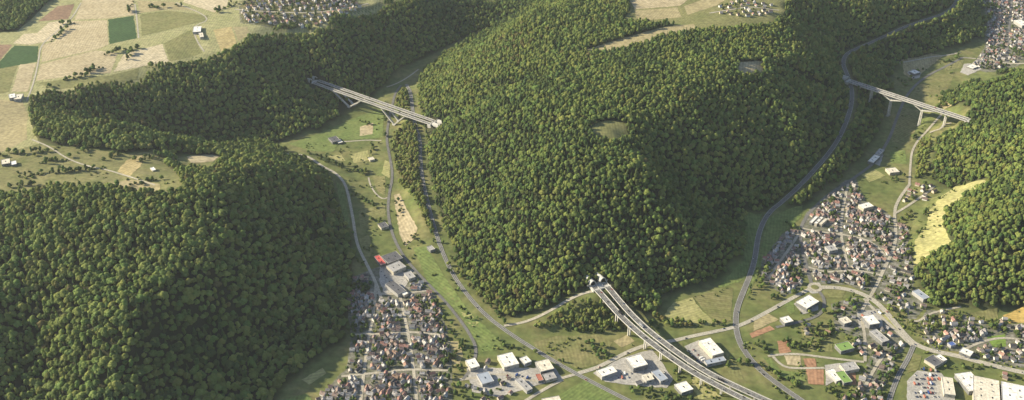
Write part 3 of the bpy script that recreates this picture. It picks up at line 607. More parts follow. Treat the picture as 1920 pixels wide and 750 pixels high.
# -- left: twin deck frame bridge on raking struts
def arch_bridge():
    A = at_z(592, 153, 44.0); B = at_z(810, 229.5, 44.0)
    d = (B - A); Lg = np.linalg.norm(d); u = d / Lg; s_ = np.array([u[1], -u[0], 0])
    e = thing('motorway_arch_bridge', 'pale concrete twin bridge on raking struts across the left valley', 'bridge')
    fl, fr = .315, .705
    for sg in (-1, 1):
        off = s_ * sg * 9.4
        P3 = line3(A + off, B + off, 48); tt = np.linspace(0, 1, 49)
        dp = 2.4 + 2.6 * np.exp(-((tt - .2) / .05) ** 2) + 2.6 * np.exp(-((tt - .43) / .05) ** 2) + 2.6 * np.exp(-((tt - .60) / .05) ** 2) + 2.6 * np.exp(-((tt - .79) / .045) ** 2)
        deck_parts(e, P3, 9.8, 3, depthf=dp); DECKS['left%d' % sg] = P3
        for f0, tops in ((fl, (.175, .43)), (fr, (.595, .80))):
            foot = A + d * f0 + off; foot[2] = float(hz(foot[0], foot[1])) + 1.0
            FEET.append(foot.copy())
            for t_ in tops:
                top = A + d * t_ + off; top[2] = 44 - 2.6
                link('strut', MB().bar(foot, top, 4.6, 3.6, s_, 3.6, 2.4).mesh('strut'), M['concrete'], e)
            c_ = foot.copy(); c_[2] -= 1.2
            link('footing', MB().box(c_, (9, 9, 4.0), math.atan2(u[1], u[0])).mesh('footing'), M['concrete'], e)
    for p, q in ((A, -1), (B, 1)):
        c_ = p + u * q * 4; link('abutment', MB().box((c_[0], c_[1], 39.5), (12, 33, 8.6), math.atan2(u[1], u[0])).mesh('abutment'), M['concrete'], e)
    return A, B, u, s_
A, B, u, s_ = arch_bridge()
for p, q, w in ((A, -1, 'left'), (B, 1, 'right')):
    for sg, side_ in ((-1, 'far'), (1, 'near')):
        c_ = p + u * q * 9.5 + s_ * sg * 9.4
        portal('%s tunnel mouth at the %s end of the strut bridge' % (side_, w), (c_[0], c_[1], 44.05), math.atan2(u[1] * q, u[0] * q) - math.pi / 2, 10.5, 8)
# -- right: girder bridge on tall twin piers with branching heads
def tall_bridge():
    A = at_z(1593, 152, 60.0); B = at_z(1814, 224.5, 60.0)
    d = B - A; Lg = np.linalg.norm(d); u = d / Lg; s_ = np.array([u[1], -u[0], 0])
    e = thing('motorway_pier_bridge', 'long pale concrete bridge on tall branching piers across the right valley', 'bridge')
    for sg in (-1, 1):
        P3 = line3(A + s_ * sg * 5.8, B + s_ * sg * 5.8, 48); deck_parts(e, P3, 10.8, 3.2); DECKS['right%d' % sg] = P3
    def t_of(px):                                # station whose deck point projects to that photo column
        t = np.linspace(0, 1, 400); q = A[None] + d[None] * t[:, None]; return t[np.argmin(abs(project(q[:, 0], q[:, 1], q[:, 2])[0] - px))]
    for px, arms in ((1612, None), (1636, None), (1673, (1655, 1700)), (1731, (1713, 1760)), (1775, None)):
        t_ = t_of(px); c_ = A + d * t_; g0 = float(hz(c_[0], c_[1])); hd = 60 - 3.0
        for sg in (-1, 1):
            b0 = c_ + s_ * sg * 4.6; b0[2] = g0 - 3; b1 = b0.copy(); b1[2] = hd if arms is None else 60 - 14
            link('pier', MB().bar(b0, b1, 4.2, 3.0, s_, 3.6, 2.8).mesh('pier'), M['concrete'], e)
            if arms:
                for ap in arms:
                    q = A + d * t_of(ap) + s_ * sg * 4.6; q[2] = hd
                    link('branch', MB().bar(b1, q, 3.0, 2.6, s_, 2.8, 2.0).mesh('branch'), M['concrete'], e)
        link('footing', MB().box((c_[0], c_[1], g0), (8, 16, 1.6), math.atan2(u[1], u[0])).mesh('footing'), M['concrete_dark'], e)
        if arms: link('crossbeam', MB().box((c_[0], c_[1], 60 - 13.5), (2.4, 7, 2.0), math.atan2(u[1], u[0])).mesh('crossbeam'), M['concrete'], e)
    for p, q in ((A, -1), (B, 1)):
        c_ = p + u * q * 3; link('abutment', MB().box((c_[0], c_[1], 55.5), (10, 25, 8.6), math.atan2(u[1], u[0])).mesh('abutment'), M['concrete'], e)
    return A, B, u, s_
A, B, u, s_ = tall_bridge()
for sg, side_ in ((-1, 'far'), (1, 'near')):
    c_ = A - u * 8 + s_ * sg * 5.8
    portal('%s tunnel mouth at the left end of the tall pier bridge' % side_, (c_[0], c_[1], 60.05), math.atan2(-u[1], -u[0]) - math.pi / 2, 10, 8)
# -- near viaduct, bottom centre to bottom edge
VB = [(1133,531),(1149,549),(1167,571),(1190,596),(1216,620),(1248,645),(1287,673),(1325,698),(1370,720),(1420,743),(1475,768)]
VF = [(1114,537),(1138,564),(1163,592),(1192,619),(1224,645),(1259,671),(1298,697),(1338,719),(1386,744),(1440,768)]
def viaduct():
    e = thing('motorway_viaduct', 'curved twin motorway viaduct leaving the near tunnel portals', 'bridge')
    ends = []
    for k, px in (('back', VB), ('front', VF)):
        n = len(px); zs = np.interp(np.arange(n), [0, n - 1], [34, 13])
        P3 = smooth_line(np.array([at_z(a, b, z) for (a, b), z in zip(px, zs)]), 6.0)
        deck_parts(e, P3, 13.0, 2.6, lanes=3); DECKS[k] = P3; S = sides(P3)
        L_ = np.r_[0, np.cumsum(np.linalg.norm(np.diff(P3, axis=0), axis=1))]
        for q in np.arange(42, L_[-1] - 10, 46.0):
            i = int(np.argmin(abs(L_ - q))); p = P3[i]; g0 = float(hz(p[0], p[1]))
            if p[2] - g0 < 6: continue
            sd = Vector((S[i][0], S[i][1], 0))
            for sg in (-1, 1):
                b0 = Vector((p[0], p[1], g0 - 2)) + sd * sg * 2.4; b1 = Vector((p[0], p[1], p[2] - 2.5)) + sd * sg * 2.4
                link('pier', MB().bar(b0, b1, 2.0, 2.0, sd, 2.0, 2.0).mesh('pier'), M['concrete'], e)
            link('pier_cap', MB().bar(Vector((p[0], p[1], p[2] - 2.9)) - sd * 4.5, Vector((p[0], p[1], p[2] - 2.9)) + sd * 4.5, 2.2, 2.2, Vector((-sd.y, sd.x, 0)), 1.0, 1.0).mesh('pier_cap'), M['concrete'], e)
        tdir = P3[0] - P3[2]; tdir[2] = 0; tdir /= np.linalg.norm(tdir)
        c_ = P3[0] + tdir * 3
        portal('%s vaulted tunnel mouth of the near viaduct' % {'back': 'right', 'front': 'left'}[k], (c_[0], c_[1], 34.05), math.atan2(tdir[1], tdir[0]) - math.pi / 2, 12.5, 9.5)
        ends.append((P3[0], tdir, S[0]))
    c_ = (ends[0][0] + ends[1][0]) / 2 + ends[0][1] * -4
    link('abutment', MB().box((c_[0], c_[1], 28.5), (18, 42, 10.4), math.atan2(ends[0][1][1], ends[0][1][0])).mesh('abutment'), M['concrete'], e)
viaduct()
# -- vehicles on the decks and roads
PAINT = {'white': mat('white_car_paint', (.75, .75, .73), rough=.3), 'black': mat('black_car_paint', (.02, .02, .025), rough=.3), 'silver': mat('silver_car_paint', (.45, .46, .47), rough=.3, metal=.4), 'red': mat('red_car_paint', (.35, .03, .02), rough=.3), 'blue': mat('blue_car_paint', (.03, .07, .22), rough=.3)}
GLASS = mat('car_glass', (.02, .025, .03), rough=.1); RUB = mat('tyre_rubber', (.02, .02, .02))
def car_meshes():
    b = MB(); pr = [(-2.2, .35), (2.2, .35), (2.25, .75), (1.25, .95), (-2.2, 1.0)]
    b.add([(x, -.88, z) for x, z in pr] + [(x, .88, z) for x, z in pr], [(4, 3, 2, 1, 0), (5, 6, 7, 8, 9)] + [(k, (k + 1) % 5, (k + 1) % 5 + 5, k + 5) for k in range(5)])
    c = MB(); pr = [(-1.9, .98), (1.1, .95), (.4, 1.5), (-1.4, 1.5)]
    c.add([(x, -.76, z) for x, z in pr] + [(x, .76, z) for x, z in pr], [(3, 2, 1, 0), (4, 5, 6, 7)] + [(k, (k + 1) % 4, (k + 1) % 4 + 4, k + 4) for k in range(4)])
    w = MB(); n = 10; v = [(math.cos(k * 6.283 / n) * .33, y, math.sin(k * 6.283 / n) * .33) for y in (-.1, .1) for k in range(n)]
    w.add(v, [tuple(range(n))[::-1], tuple(range(n, 2 * n))] + [(k, (k + 1) % n, (k + 1) % n + n, k + n) for k in range(n)])
    return b, c, w
cb, cc, cw = car_meshes(); CARB = {k: cb.mesh('body', [m]) for k, m in PAINT.items()}; CABM = cc.mesh('cabin', [GLASS]); WHM = cw.mesh('wheel', [RUB])
TRB = {k: MB().box((-1.2, 0, 2.3), (9.6, 2.5, 2.7)).mesh('trailer', [m]) for k, m in PAINT.items()}
TCAB = {k: MB().box((5.2, 0, 1.75), (2.3, 2.4, 2.6)).mesh('cab', [m]) for k, m in PAINT.items()}; TCH = MB().box((0, 0, .75), (12, 1.2, .3)).mesh('chassis', [RUB])
def vehicle(kind, col, pos, ang, label, group):
    e = thing('car' if kind == 'car' else 'lorry', label, kind, pos, ang, group)
    if kind == 'car':
        link('body', CARB[col], None, e); link('cabin', CABM, None, e); xs = (-1.35, 1.4)
    else:
        link('trailer', TRB[col], None, e); link('cab', TCAB[col], None, e); link('chassis', TCH, None, e); xs = (-4.5, -3.3, 5.0)
    for x in xs:
        for y in (-.85, .85):
            w = link('wheel', WHM, None, e); w.location = (x, y * (1 if kind == 'car' else 1.25), .33)
            if kind != 'car': w.scale = (1.5, 1.5, 1.5); w.location.z = .5
vr = random.Random(5)
def traffic(key, where, n, lanes, slope_n=3):
    P3 = DECKS[key]; S = sides(P3); nn = len(P3)
    for k in range(n):
        i = int((k + .3 + vr.random() * .4) / n * (nn - 5)) + 1; ln = vr.choice(lanes); p = P3[i]; q = P3[i + 1] - P3[i]
        kind = 'lorry' if vr.random() < .3 and ln == lanes[0] else 'car'; col = vr.choice(['white', 'black', 'black', 'silver', 'blue', 'red', 'silver'])
        vehicle(kind, col, (p[0] + S[i][0] * ln, p[1] + S[i][1] * ln, p[2] + .12), math.atan2(q[1], q[0]), '%s %s, %s from the tunnel on the %s' % (col, kind, ordinal(k + 1), where), 'traffic on the bridges')
traffic('back', 'right deck of the near viaduct', 11, (3.6, 0, -3.6)); traffic('front', 'left deck of the near viaduct', 11, (-3.6, 0, 3.6))
traffic('left-1', 'far deck of the strut bridge', 3, (2.2, -2.2)); traffic('left1', 'near deck of the strut bridge', 3, (-2.2, 2.2))
traffic('right-1', 'far deck of the tall pier bridge', 3, (2.2, -2.2)); traffic('right1', 'near deck of the tall pier bridge', 3, (-2.2, 2.2))
mrp = next(r for r in road_paths if r[0] == 'mountain_road'); 
for k in range(12):
    i = int((k + .5) / 12 * len(mrp[4])); i = min(i, len(mrp[4]) - 2); p = mrp[4][i] + sides(mrp[4])[i] * (3 if k % 2 else -3); q = mrp[4][i + 1] - mrp[4][i]
    col = ['white', 'silver', 'black'][k % 3]
    vehicle('car', col, (p[0], p[1], float(hz(*mrp[4][i])) + .5), math.atan2(q[1], q[0]), '%s car, %s one down the wide curving road from the top right' % (col, ordinal(k + 1)), 'cars on the curving road')

PORTALS = [o.location.copy() for o in COL.objects if o.name.startswith('tunnel_portal')]
def near_bridge(x, y, tall):                     # too close to a deck or a tunnel mouth for a tree to stand
    x = np.asarray(x, float); y = np.asarray(y, float); g = hz(x, y); m = np.zeros(x.shape, bool)
    for P3 in DECKS.values():
        for p in P3[::2]: m |= (np.hypot(x - p[0], y - p[1]) < 12) & (g + tall > p[2] - 3)
    for p in PORTALS: m |= (np.hypot(x - p.x, y - p.y) < 12) | ((np.abs(x - p.x) < 13) & (y < p.y) & (y > p.y - 42))
    for p in FEET: m |= (np.hypot(x - p[0], y - p[1]) < 20) | ((np.abs(x - p[0]) < 30) & (y < p[1] + 12) & (y > p[1] - 38))
    return m

def road_traffic(rname, words, n, off):
    r_ = next(r for r in road_paths if r[0] == rname); p, S = r_[4], sides(r_[4])
    for k in range(n):
        i = min(int((k + .25 + vr.random() * .5) / n * len(p)), len(p) - 2); sg = vr.choice((-1, 1)); q = p[i] + S[i] * off * sg; d = (p[i + 1] - p[i]) * sg
        col = vr.choice(['white', 'silver', 'black', 'blue', 'red'])
        vehicle('car', col, (q[0], q[1], float(hz(*q)) + .7), math.atan2(d[1], d[0]), '%s car, %s along the %s' % (col, ordinal(k + 1), words), 'cars on the valley roads')
road_traffic('main_road', 'broad main road from the roundabout', 10, 2.6); road_traffic('country_road', 'country road from the left', 8, 2.2); road_traffic('valley_road', 'valley road from the far end', 9, 2.6)

# ------------------------------------------------------------------ trees
LEAF = {
 'mid green': mat('mid_green_leaves', (.118, .172, .040), (.172, .228, .062), .25, .7, rand=.30),
 'pale green': mat('pale_green_leaves', (.185, .235, .056), (.245, .285, .082), .25, .7, rand=.25),
 'dark green': mat('dark_green_leaves', (.066, .108, .032), (.104, .152, .046), .25, .7, rand=.30),
 'olive brown': mat('olive_brown_leaves', (.150, .150, .048), (.190, .175, .064), .25, .7, rand=.30),
}
for m in LEAF.values():
    nt = m.node_tree; b = nt.nodes['Principled BSDF']; b.inputs['Specular IOR Level'].default_value = .12
    tr = nt.nodes.new('ShaderNodeBsdfTranslucent'); ms = nt.nodes.new('ShaderNodeMixShader'); ms.inputs[0].default_value = .3
    nt.links.new(b.inputs['Base Color'].links[0].from_socket, tr.inputs['Color'])
    nt.links.new(b.outputs[0], ms.inputs[1]); nt.links.new(tr.outputs[0], ms.inputs[2])
    nt.links.new(ms.outputs[0], nt.nodes['Material Output'].inputs['Surface'])
BARK = mat('bark', (.07, .055, .04), (.12, .095, .07), .8, .95)
def ico(sub):
    bm = bmesh.new(); bmesh.ops.create_icosphere(bm, subdivisions=sub, radius=1)
    v = np.array([tuple(a.co) for a in bm.verts]); f = [tuple(a.index for a in q.verts) for q in bm.faces]; bm.free(); return v, f
ICO1, ICO2 = ico(1), ico(2)
def crown_geo(kind, seed):
    g = np.random.default_rng(seed); V = []; Fc = []
    def put(v, f):
        n = sum(len(a) for a in V); V.append(np.asarray(v, float)); Fc.extend(tuple(i + n for i in q) for q in f)
    lobes = []
    if kind == 'round':
        lobes.append((np.array([0, 0, 10.2]), 4.6))
        for k in range(7):
            a = k / 7 * 2 * math.pi + g.uniform(-.4, .4); rr = g.uniform(2.4, 3.8)
            lobes.append((np.array([math.cos(a) * g.uniform(2.8, 4.4), math.sin(a) * g.uniform(2.8, 4.4), g.uniform(6.8, 10.5)]), rr))
        lobes.append((np.array([g.uniform(-1.5, 1.5), g.uniform(-1.5, 1.5), 12.6]), 3.0))
        size = 1.5; per = 46
    elif kind == 'tall':
        for k in range(9):
            z = 5.5 + k * 1.35; w = 1.0 - abs(k - 3) / 9
            a = g.uniform(0, 6.28); lobes.append((np.array([math.cos(a) * 1.7 * w, math.sin(a) * 1.7 * w, z]), (2.2 + 1.5 * w) * g.uniform(.85, 1.1)))
        size = 1.4; per = 40
    elif kind == 'bush':
        for k in range(5):
            a = g.uniform(0, 6.28); lobes.append((np.array([math.cos(a) * 2.2, math.sin(a) * 2.2, g.uniform(2.4, 4.4)]), g.uniform(2.0, 3.0)))
        size = 1.3; per = 34
    elif kind == 'cone':
        for k in range(8):
            z = 4 + k * 2.0; r0 = 4.0 * (1 - k / 8.6); n = 11
            for j in range(n):                                # drooping branch sprays in tiers
                a = (j + g.uniform(-.3, .3)) / n * 6.283; c_, s_ = math.cos(a), math.sin(a); r1 = r0 * g.uniform(.75, 1.12); wd = r1 * .33 + .25
                put([(0, 0, z + 1.9), (c_ * r1 * .6 - s_ * wd, s_ * r1 * .6 + c_ * wd, z + .3), (c_ * r1, s_ * r1, z - .7 + g.uniform(-.3, .3)), (c_ * r1 * .6 + s_ * wd, s_ * r1 * .6 - c_ * wd, z + .3)], [(0, 1, 2), (0, 2, 3)])
        return np.vstack(V), Fc
    for c_, r_ in lobes:
        v, f = ICO2 if r_ > 2.6 else ICO1
        put(c_ + v * r_ * .90 * (1 + g.uniform(-.10, .08, (len(v), 1))), f)
        for _ in range(per):
            n = g.normal(size=3); n /= np.linalg.norm(n)
            if n[2] < -.45: continue
            p = c_ + n * r_ * g.uniform(.88, 1.04)
            if any(np.linalg.norm(p - q) < rr * .8 for q, rr in lobes if q is not c_): continue
            m = n + np.array([0, 0, .25]) + g.normal(size=3) * .28; m /= np.linalg.norm(m)
            u = np.cross(m, g.normal(size=3)); u /= np.linalg.norm(u); w = np.cross(m, u); s = size * g.uniform(.6, 1.15)
            put([p - u * s * .6 - m * .2, p + w * s * .5, p + u * s * .6 - m * .2, p - w * s * .5], [(0, 1, 2, 3)])
    return np.vstack(V), Fc
def trunk_geo(h, r0, seed, limbs=4):
    g = np.random.default_rng(seed); mb = MB()
    def tube(a, b, ra, rb):
        a, b = Vector(a), Vector(b); d = (b - a).normalized(); u = d.orthogonal().normalized(); w = d.cross(u); v = []
        for p, r_ in ((a, ra), (b, rb)):
            for k in range(6): v.append(p + (u * math.cos(k * 1.0472) + w * math.sin(k * 1.0472)) * r_)
        mb.add(v, [(k, (k + 1) % 6, (k + 1) % 6 + 6, k + 6) for k in range(6)] + [tuple(range(6))[::-1], tuple(range(6, 12))])
    tube((0, 0, -1.2), (0, 0, h * .45), r0, r0 * .7); tube((0, 0, h * .44), (.2, .1, h * .85), r0 * .7, r0 * .25)
    for k in range(limbs):
        a = k * 6.283 / limbs + g.uniform(-.4, .4); z = h * g.uniform(.32, .5)
        tube((0, 0, z), (math.cos(a) * 3, math.sin(a) * 3, z + h * .22), r0 * .4, r0 * .12)
    return mb.v, mb.f
PROTO = []                                       # (kind, tint, crown mesh, trunk mesh, joined mesh)
specs = [('round', 'mid green'), ('round', 'pale green'), ('round', 'dark green'), ('round', 'olive brown'), ('round', 'mid green'), ('round', 'pale green'),
         ('tall', 'mid green'), ('tall', 'dark green'), ('tall', 'pale green'), ('cone', 'dark green'), ('bush', 'mid green'), ('bush', 'dark green'), ('bush', 'pale green')]
proto_col = bpy.data.collections.new('tree_kinds')
for i, (k, t) in enumerate(specs):
    cv, cf = crown_geo(k, 100 + i); tv, tf = trunk_geo({'round': 12, 'tall': 15, 'cone': 16, 'bush': 3.5}[k], {'bush': .22}.get(k, .5), 200 + i)
    cm = mesh('crown', cv, cf, [LEAF[t]]); tm = mesh('trunk', tv, tf, [BARK])
    nv = len(cv); jm = mesh('tree', list(map(tuple, cv)) + list(tv), list(cf) + [tuple(a + nv for a in f) for f in tf], [LEAF[t], BARK], [0] * len(cf) + [1] * len(tf))
    o = bpy.data.objects.new('tree_kind_%02d' % i, jm); proto_col.objects.link(o)
    PROTO.append((k, t, cm, tm))
def instance_group():
    ng = bpy.data.node_groups.new('plant_trees', 'GeometryNodeTree')
    ng.interface.new_socket('Geometry', in_out='INPUT', socket_type='NodeSocketGeometry'); ng.interface.new_socket('Geometry', in_out='OUTPUT', socket_type='NodeSocketGeometry')
    N = ng.nodes; L = ng.links; gi = N.new('NodeGroupInput'); go = N.new('NodeGroupOutput')
    ip = N.new('GeometryNodeInstanceOnPoints'); ci = N.new('GeometryNodeCollectionInfo'); ci.inputs['Collection'].default_value = proto_col
    ci.inputs['Separate Children'].default_value = True; ci.inputs['Reset Children'].default_value = True; ip.inputs['Pick Instance'].default_value = True
    L.new(gi.outputs[0], ip.inputs['Points']); L.new(ci.outputs[0], ip.inputs['Instance'])
    for nm, ty, sk in (('tree_kind', 'INT', 'Instance Index'), ('turn', 'FLOAT_VECTOR', 'Rotation'), ('size', 'FLOAT_VECTOR', 'Scale')):
        a = N.new('GeometryNodeInputNamedAttribute'); a.data_type = ty; a.inputs['Name'].default_value = nm
        L.new(next(s for s in a.outputs if s.enabled and s.name == 'Attribute'), ip.inputs[sk])
    L.new(ip.outputs[0], go.inputs[0]); return ng
NG = instance_group()
def plant_mass(name, label, rows):               # rows: x, y, z, kind, turn, sxy, sz
    a = np.array(rows, float); me = bpy.data.meshes.new(name); me.vertices.add(len(a)); me.vertices.foreach_set('co', a[:, :3].ravel())
    me.attributes.new('tree_kind', 'INT', 'POINT').data.foreach_set('value', a[:, 3].astype(np.int32))
    me.attributes.new('turn', 'FLOAT_VECTOR', 'POINT').data.foreach_set('vector', np.column_stack([a[:, 4] * 0, a[:, 4] * 0, a[:, 4]]).ravel())
    me.attributes.new('size', 'FLOAT_VECTOR', 'POINT').data.foreach_set('vector', a[:, [5, 5, 6]].ravel())
    me.update(); o = link(name, me, None, None, kind='stuff', label=label)
    o.modifiers.new('plant_trees', 'NODES').node_group = NG
    return o
def place_tree(name, row, label, group, cat='tree'):
    k, t, cm, tm = PROTO[int(row[3])]
    e = link(name, None, None, None, label=label, category=cat, group=group)
    e.location = row[:3]; e.rotation_euler = (0, 0, row[4]); e.scale = (row[5], row[5], row[6]); e.empty_display_size = 2
    link('crown', cm, None, e); link('trunk', tm, None, e)
    return e
# forest: jittered grid over the wooded ground
def jitter_grid(sp, x0, x1, y0, y1):
    fx, fy = np.meshgrid(np.arange(x0, x1, sp), np.arange(y0, y1, sp * .9), indexing='ij')
    fx = fx + (np.arange(fy.shape[1]) % 2)[None, :] * sp / 2
    return (fx + rng.uniform(-.38, .38, fx.shape) * sp).ravel(), (fy + rng.uniform(-.38, .38, fy.shape) * sp).ravel()
ax_, ay_ = jitter_grid(11.6, -2000, 2150, 1080, 4000); bx_, by_ = jitter_grid(9.6, -2000, 2150, 1080, 4000)
old = lambda x, y: (x < -330) & (y < 2260)       # taller, older stand on the near left hill
ma, mb_ = old(ax_, ay_), ~old(bx_, by_); fx = np.r_[ax_[ma], bx_[mb_]]; fy = np.r_[ay_[ma], by_[mb_]]
keep = woods(fx, fy) & ~near_bridge(fx, fy, 13)
for d_ in (9., 18., 26.):                       # verges kept clear below the roads cut into the slopes
    i_ = np.clip(((fx * (1 + d_ / fy) - X0) / STEP + .5).astype(int), 0, len(gx) - 1); j_ = np.clip(((fy + d_ - Y0) / STEP + .5).astype(int), 0, len(gy) - 1)
    keep &= ROADDIST[i_, j_] > 0
fx, fy = fx[keep], fy[keep]; fz = hz(fx, fy)
qx, qy, dep = project(fx, fy, fz)
keep = (qx > -260) & (qx < 2180) & (qy > -90) & (qy < 980); fx, fy, fz, qx, qy, dep = (a[keep] for a in (fx, fy, fz, qx, qy, dep))
patch = .9 * value_noise(fx, fy, 330, 20) + .8 * value_noise(fx, fy, 110, 21) + .5 * value_noise(fx, fy, 40, 22)
kinds = []
for v in patch + rng.normal(0, .22, len(fx)):
    kinds.append(rng.choice([3, 0, 8, 6]) if v > .42 else rng.choice([1, 5, 0, 8]) if v > .12 else rng.choice([0, 4, 6, 1, 5]) if v > -.2 else rng.choice([2, 7, 0, 9, 4]))
kinds = np.array(kinds)
thin = rng.random(len(fx)) < np.clip(.02 + .5 * (value_noise(fx, fy, 70, 25) - .33), .01, .25)
siz = np.clip(rng.lognormal(.0, .21, len(fx)), .6, 1.55) * np.where(old(fx, fy), 1.04, .86)
rows = np.column_stack([fx, fy, fz - .3, kinds, rng.uniform(0, 6.28, len(fx)), siz, siz ** .5 * rng.uniform(.86, 1.08, len(fx))])
rows = rows[~thin]; fx, fy, fz, qx, qy, dep, siz = (a[~thin] for a in (fx, fy, fz, qx, qy, dep, siz))
infr = old(fx, fy) & (qx > 12) & (qx < 1908) & (qy > 20) & (qy < 748)
order = np.argsort(np.where(infr, dep / siz, 1e9))[:300]
near_set = set(order.tolist())
o_ = sorted(order.tolist(), key=lambda i: -qy[i])
for r0 in range(15):
    band = sorted(o_[r0 * 20:(r0 + 1) * 20], key=lambda i: qx[i])
    for j, i in enumerate(band):
        k, t, *_ = PROTO[int(rows[i][3])]
        sh = {'round': 'round crowned', 'tall': 'slender', 'cone': 'pointed conifer'}[k]
        place_tree('conifer_tree' if k == 'cone' else 'broadleaf_tree', rows[i], '%s %s tree, %s from left in %s row up on near left hill' % (t, sh, ordinal(j + 1), ordinal(r0 + 1)), 'nearest trees on the near left hill')
rest = np.array([i for i in range(len(fx)) if i not in near_set])
plant_mass('forest', 'dense mixed green forest covering all the hillsides', rows[rest])
# young wood
yr = []
for p in YOUW:
    lo, hi = p.min(0), p.max(0); n = int((hi[0] - lo[0]) * (hi[1] - lo[1]) / 34)
    x = rng.uniform(lo[0], hi[0], n); y = rng.uniform(lo[1], hi[1], n); m = inpoly(p, x, y)
    for a, b in zip(x[m], y[m]):
        if ROADDIST[int((a - X0) / STEP), int((b - Y0) / STEP)] < 4: continue
        if near_bridge(np.array([a]), np.array([b]), 8)[0]: continue
        s_ = rng.uniform(.45, .85); yr.append((a, b, float(hz(a, b)) - .2, rng.choice([12, 10, 1, 5, 8, 3, 11]), rng.uniform(0, 6.28), s_, s_ * 1.1))
plant_mass('young_woodland', 'low sunlit scrub and young trees beside the valley roads', yr)
print('forest', len(rows), 'young', len(yr))

# ------------------------------------------------------------------ houses
WALLS = [mat('cream_render', (.50, .46, .38), (.58, .54, .45), .3), mat('white_render', (.60, .585, .55), (.68, .665, .63), .3), mat('sand_render', (.50, .43, .33), (.58, .50, .39), .3)]
ROOFS = [('red brown', mat('red_brown_tiles', (.25, .15, .115), (.33, .21, .165), .5, .8, fine=1.5, rand=.2)), ('brown', mat('brown_tiles', (.18, .14, .12), (.25, .195, .17), .5, .8, fine=1.5, rand=.2)),
         ('grey', mat('grey_tiles', (.22, .215, .215), (.30, .29, .285), .5, .8, fine=1.5, rand=.2)), ('dark grey', mat('dark_slate', (.065, .062, .065), (.10, .095, .095), .5, .75, fine=1.5, rand=.2)),
         ('pale grey', mat('pale_sheet_roof', (.36, .35, .33), (.46, .44, .42), .5, .7, fine=1.0, rand=.15))]
CHIM = mat('chimney_brick', (.24, .13, .09), (.3, .17, .12), 2.0)
HSIZE = [(10, 8, 5.2, 3.6), (12, 9, 5.6, 4.0), (9, 8.5, 4.6, 3.4), (14, 9, 5.4, 3.8)]
def house_geo(l, w, h, rh):
    x, y = l / 2, w / 2
    wall = ([(-x, -y, -1.5), (x, -y, -1.5), (x, y, -1.5), (-x, y, -1.5), (-x, -y, h), (x, -y, h), (x, y, h), (-x, y, h), (-x, 0, h + rh - .15), (x, 0, h + rh - .15)],
            [(0, 1, 5, 4), (1, 2, 6, 9, 5), (2, 3, 7, 6), (3, 0, 4, 8, 7), (3, 2, 1, 0)])
    X = x + .5; ov = .7; k = rh / y; v = []
    for t in (0, .35):                           # roof slabs with eaves
        v += [(-X, -y - ov, h - ov * k + t), (X, -y - ov, h - ov * k + t), (X, 0, h + rh + t), (-X, 0, h + rh + t), (-X, y + ov, h - ov * k + t), (X, y + ov, h - ov * k + t)]
    roof = (v, [(6, 7, 8, 9), (9, 8, 11, 10), (3, 2, 1, 0), (4, 5, 2, 3), (0, 1, 7, 6), (5, 4, 10, 11), (1, 2, 8, 7), (2, 5, 11, 8), (3, 0, 6, 9), (4, 3, 9, 10)])
    ch = MB().box((x * .35, y * .35, h + rh + .1), (.9, .9, 2.6))
    return wall, roof, (ch.v, ch.f)
GEO = [house_geo(*s_) for s_ in HSIZE]
WM = [[mesh('wall', *g[0], [m]) for m in WALLS] for g in GEO]; RM = [[mesh('roof', *g[1], [m]) for _, m in ROOFS] for g in GEO]; CM = [mesh('chimney', *g[2], [CHIM]) for g in GEO]
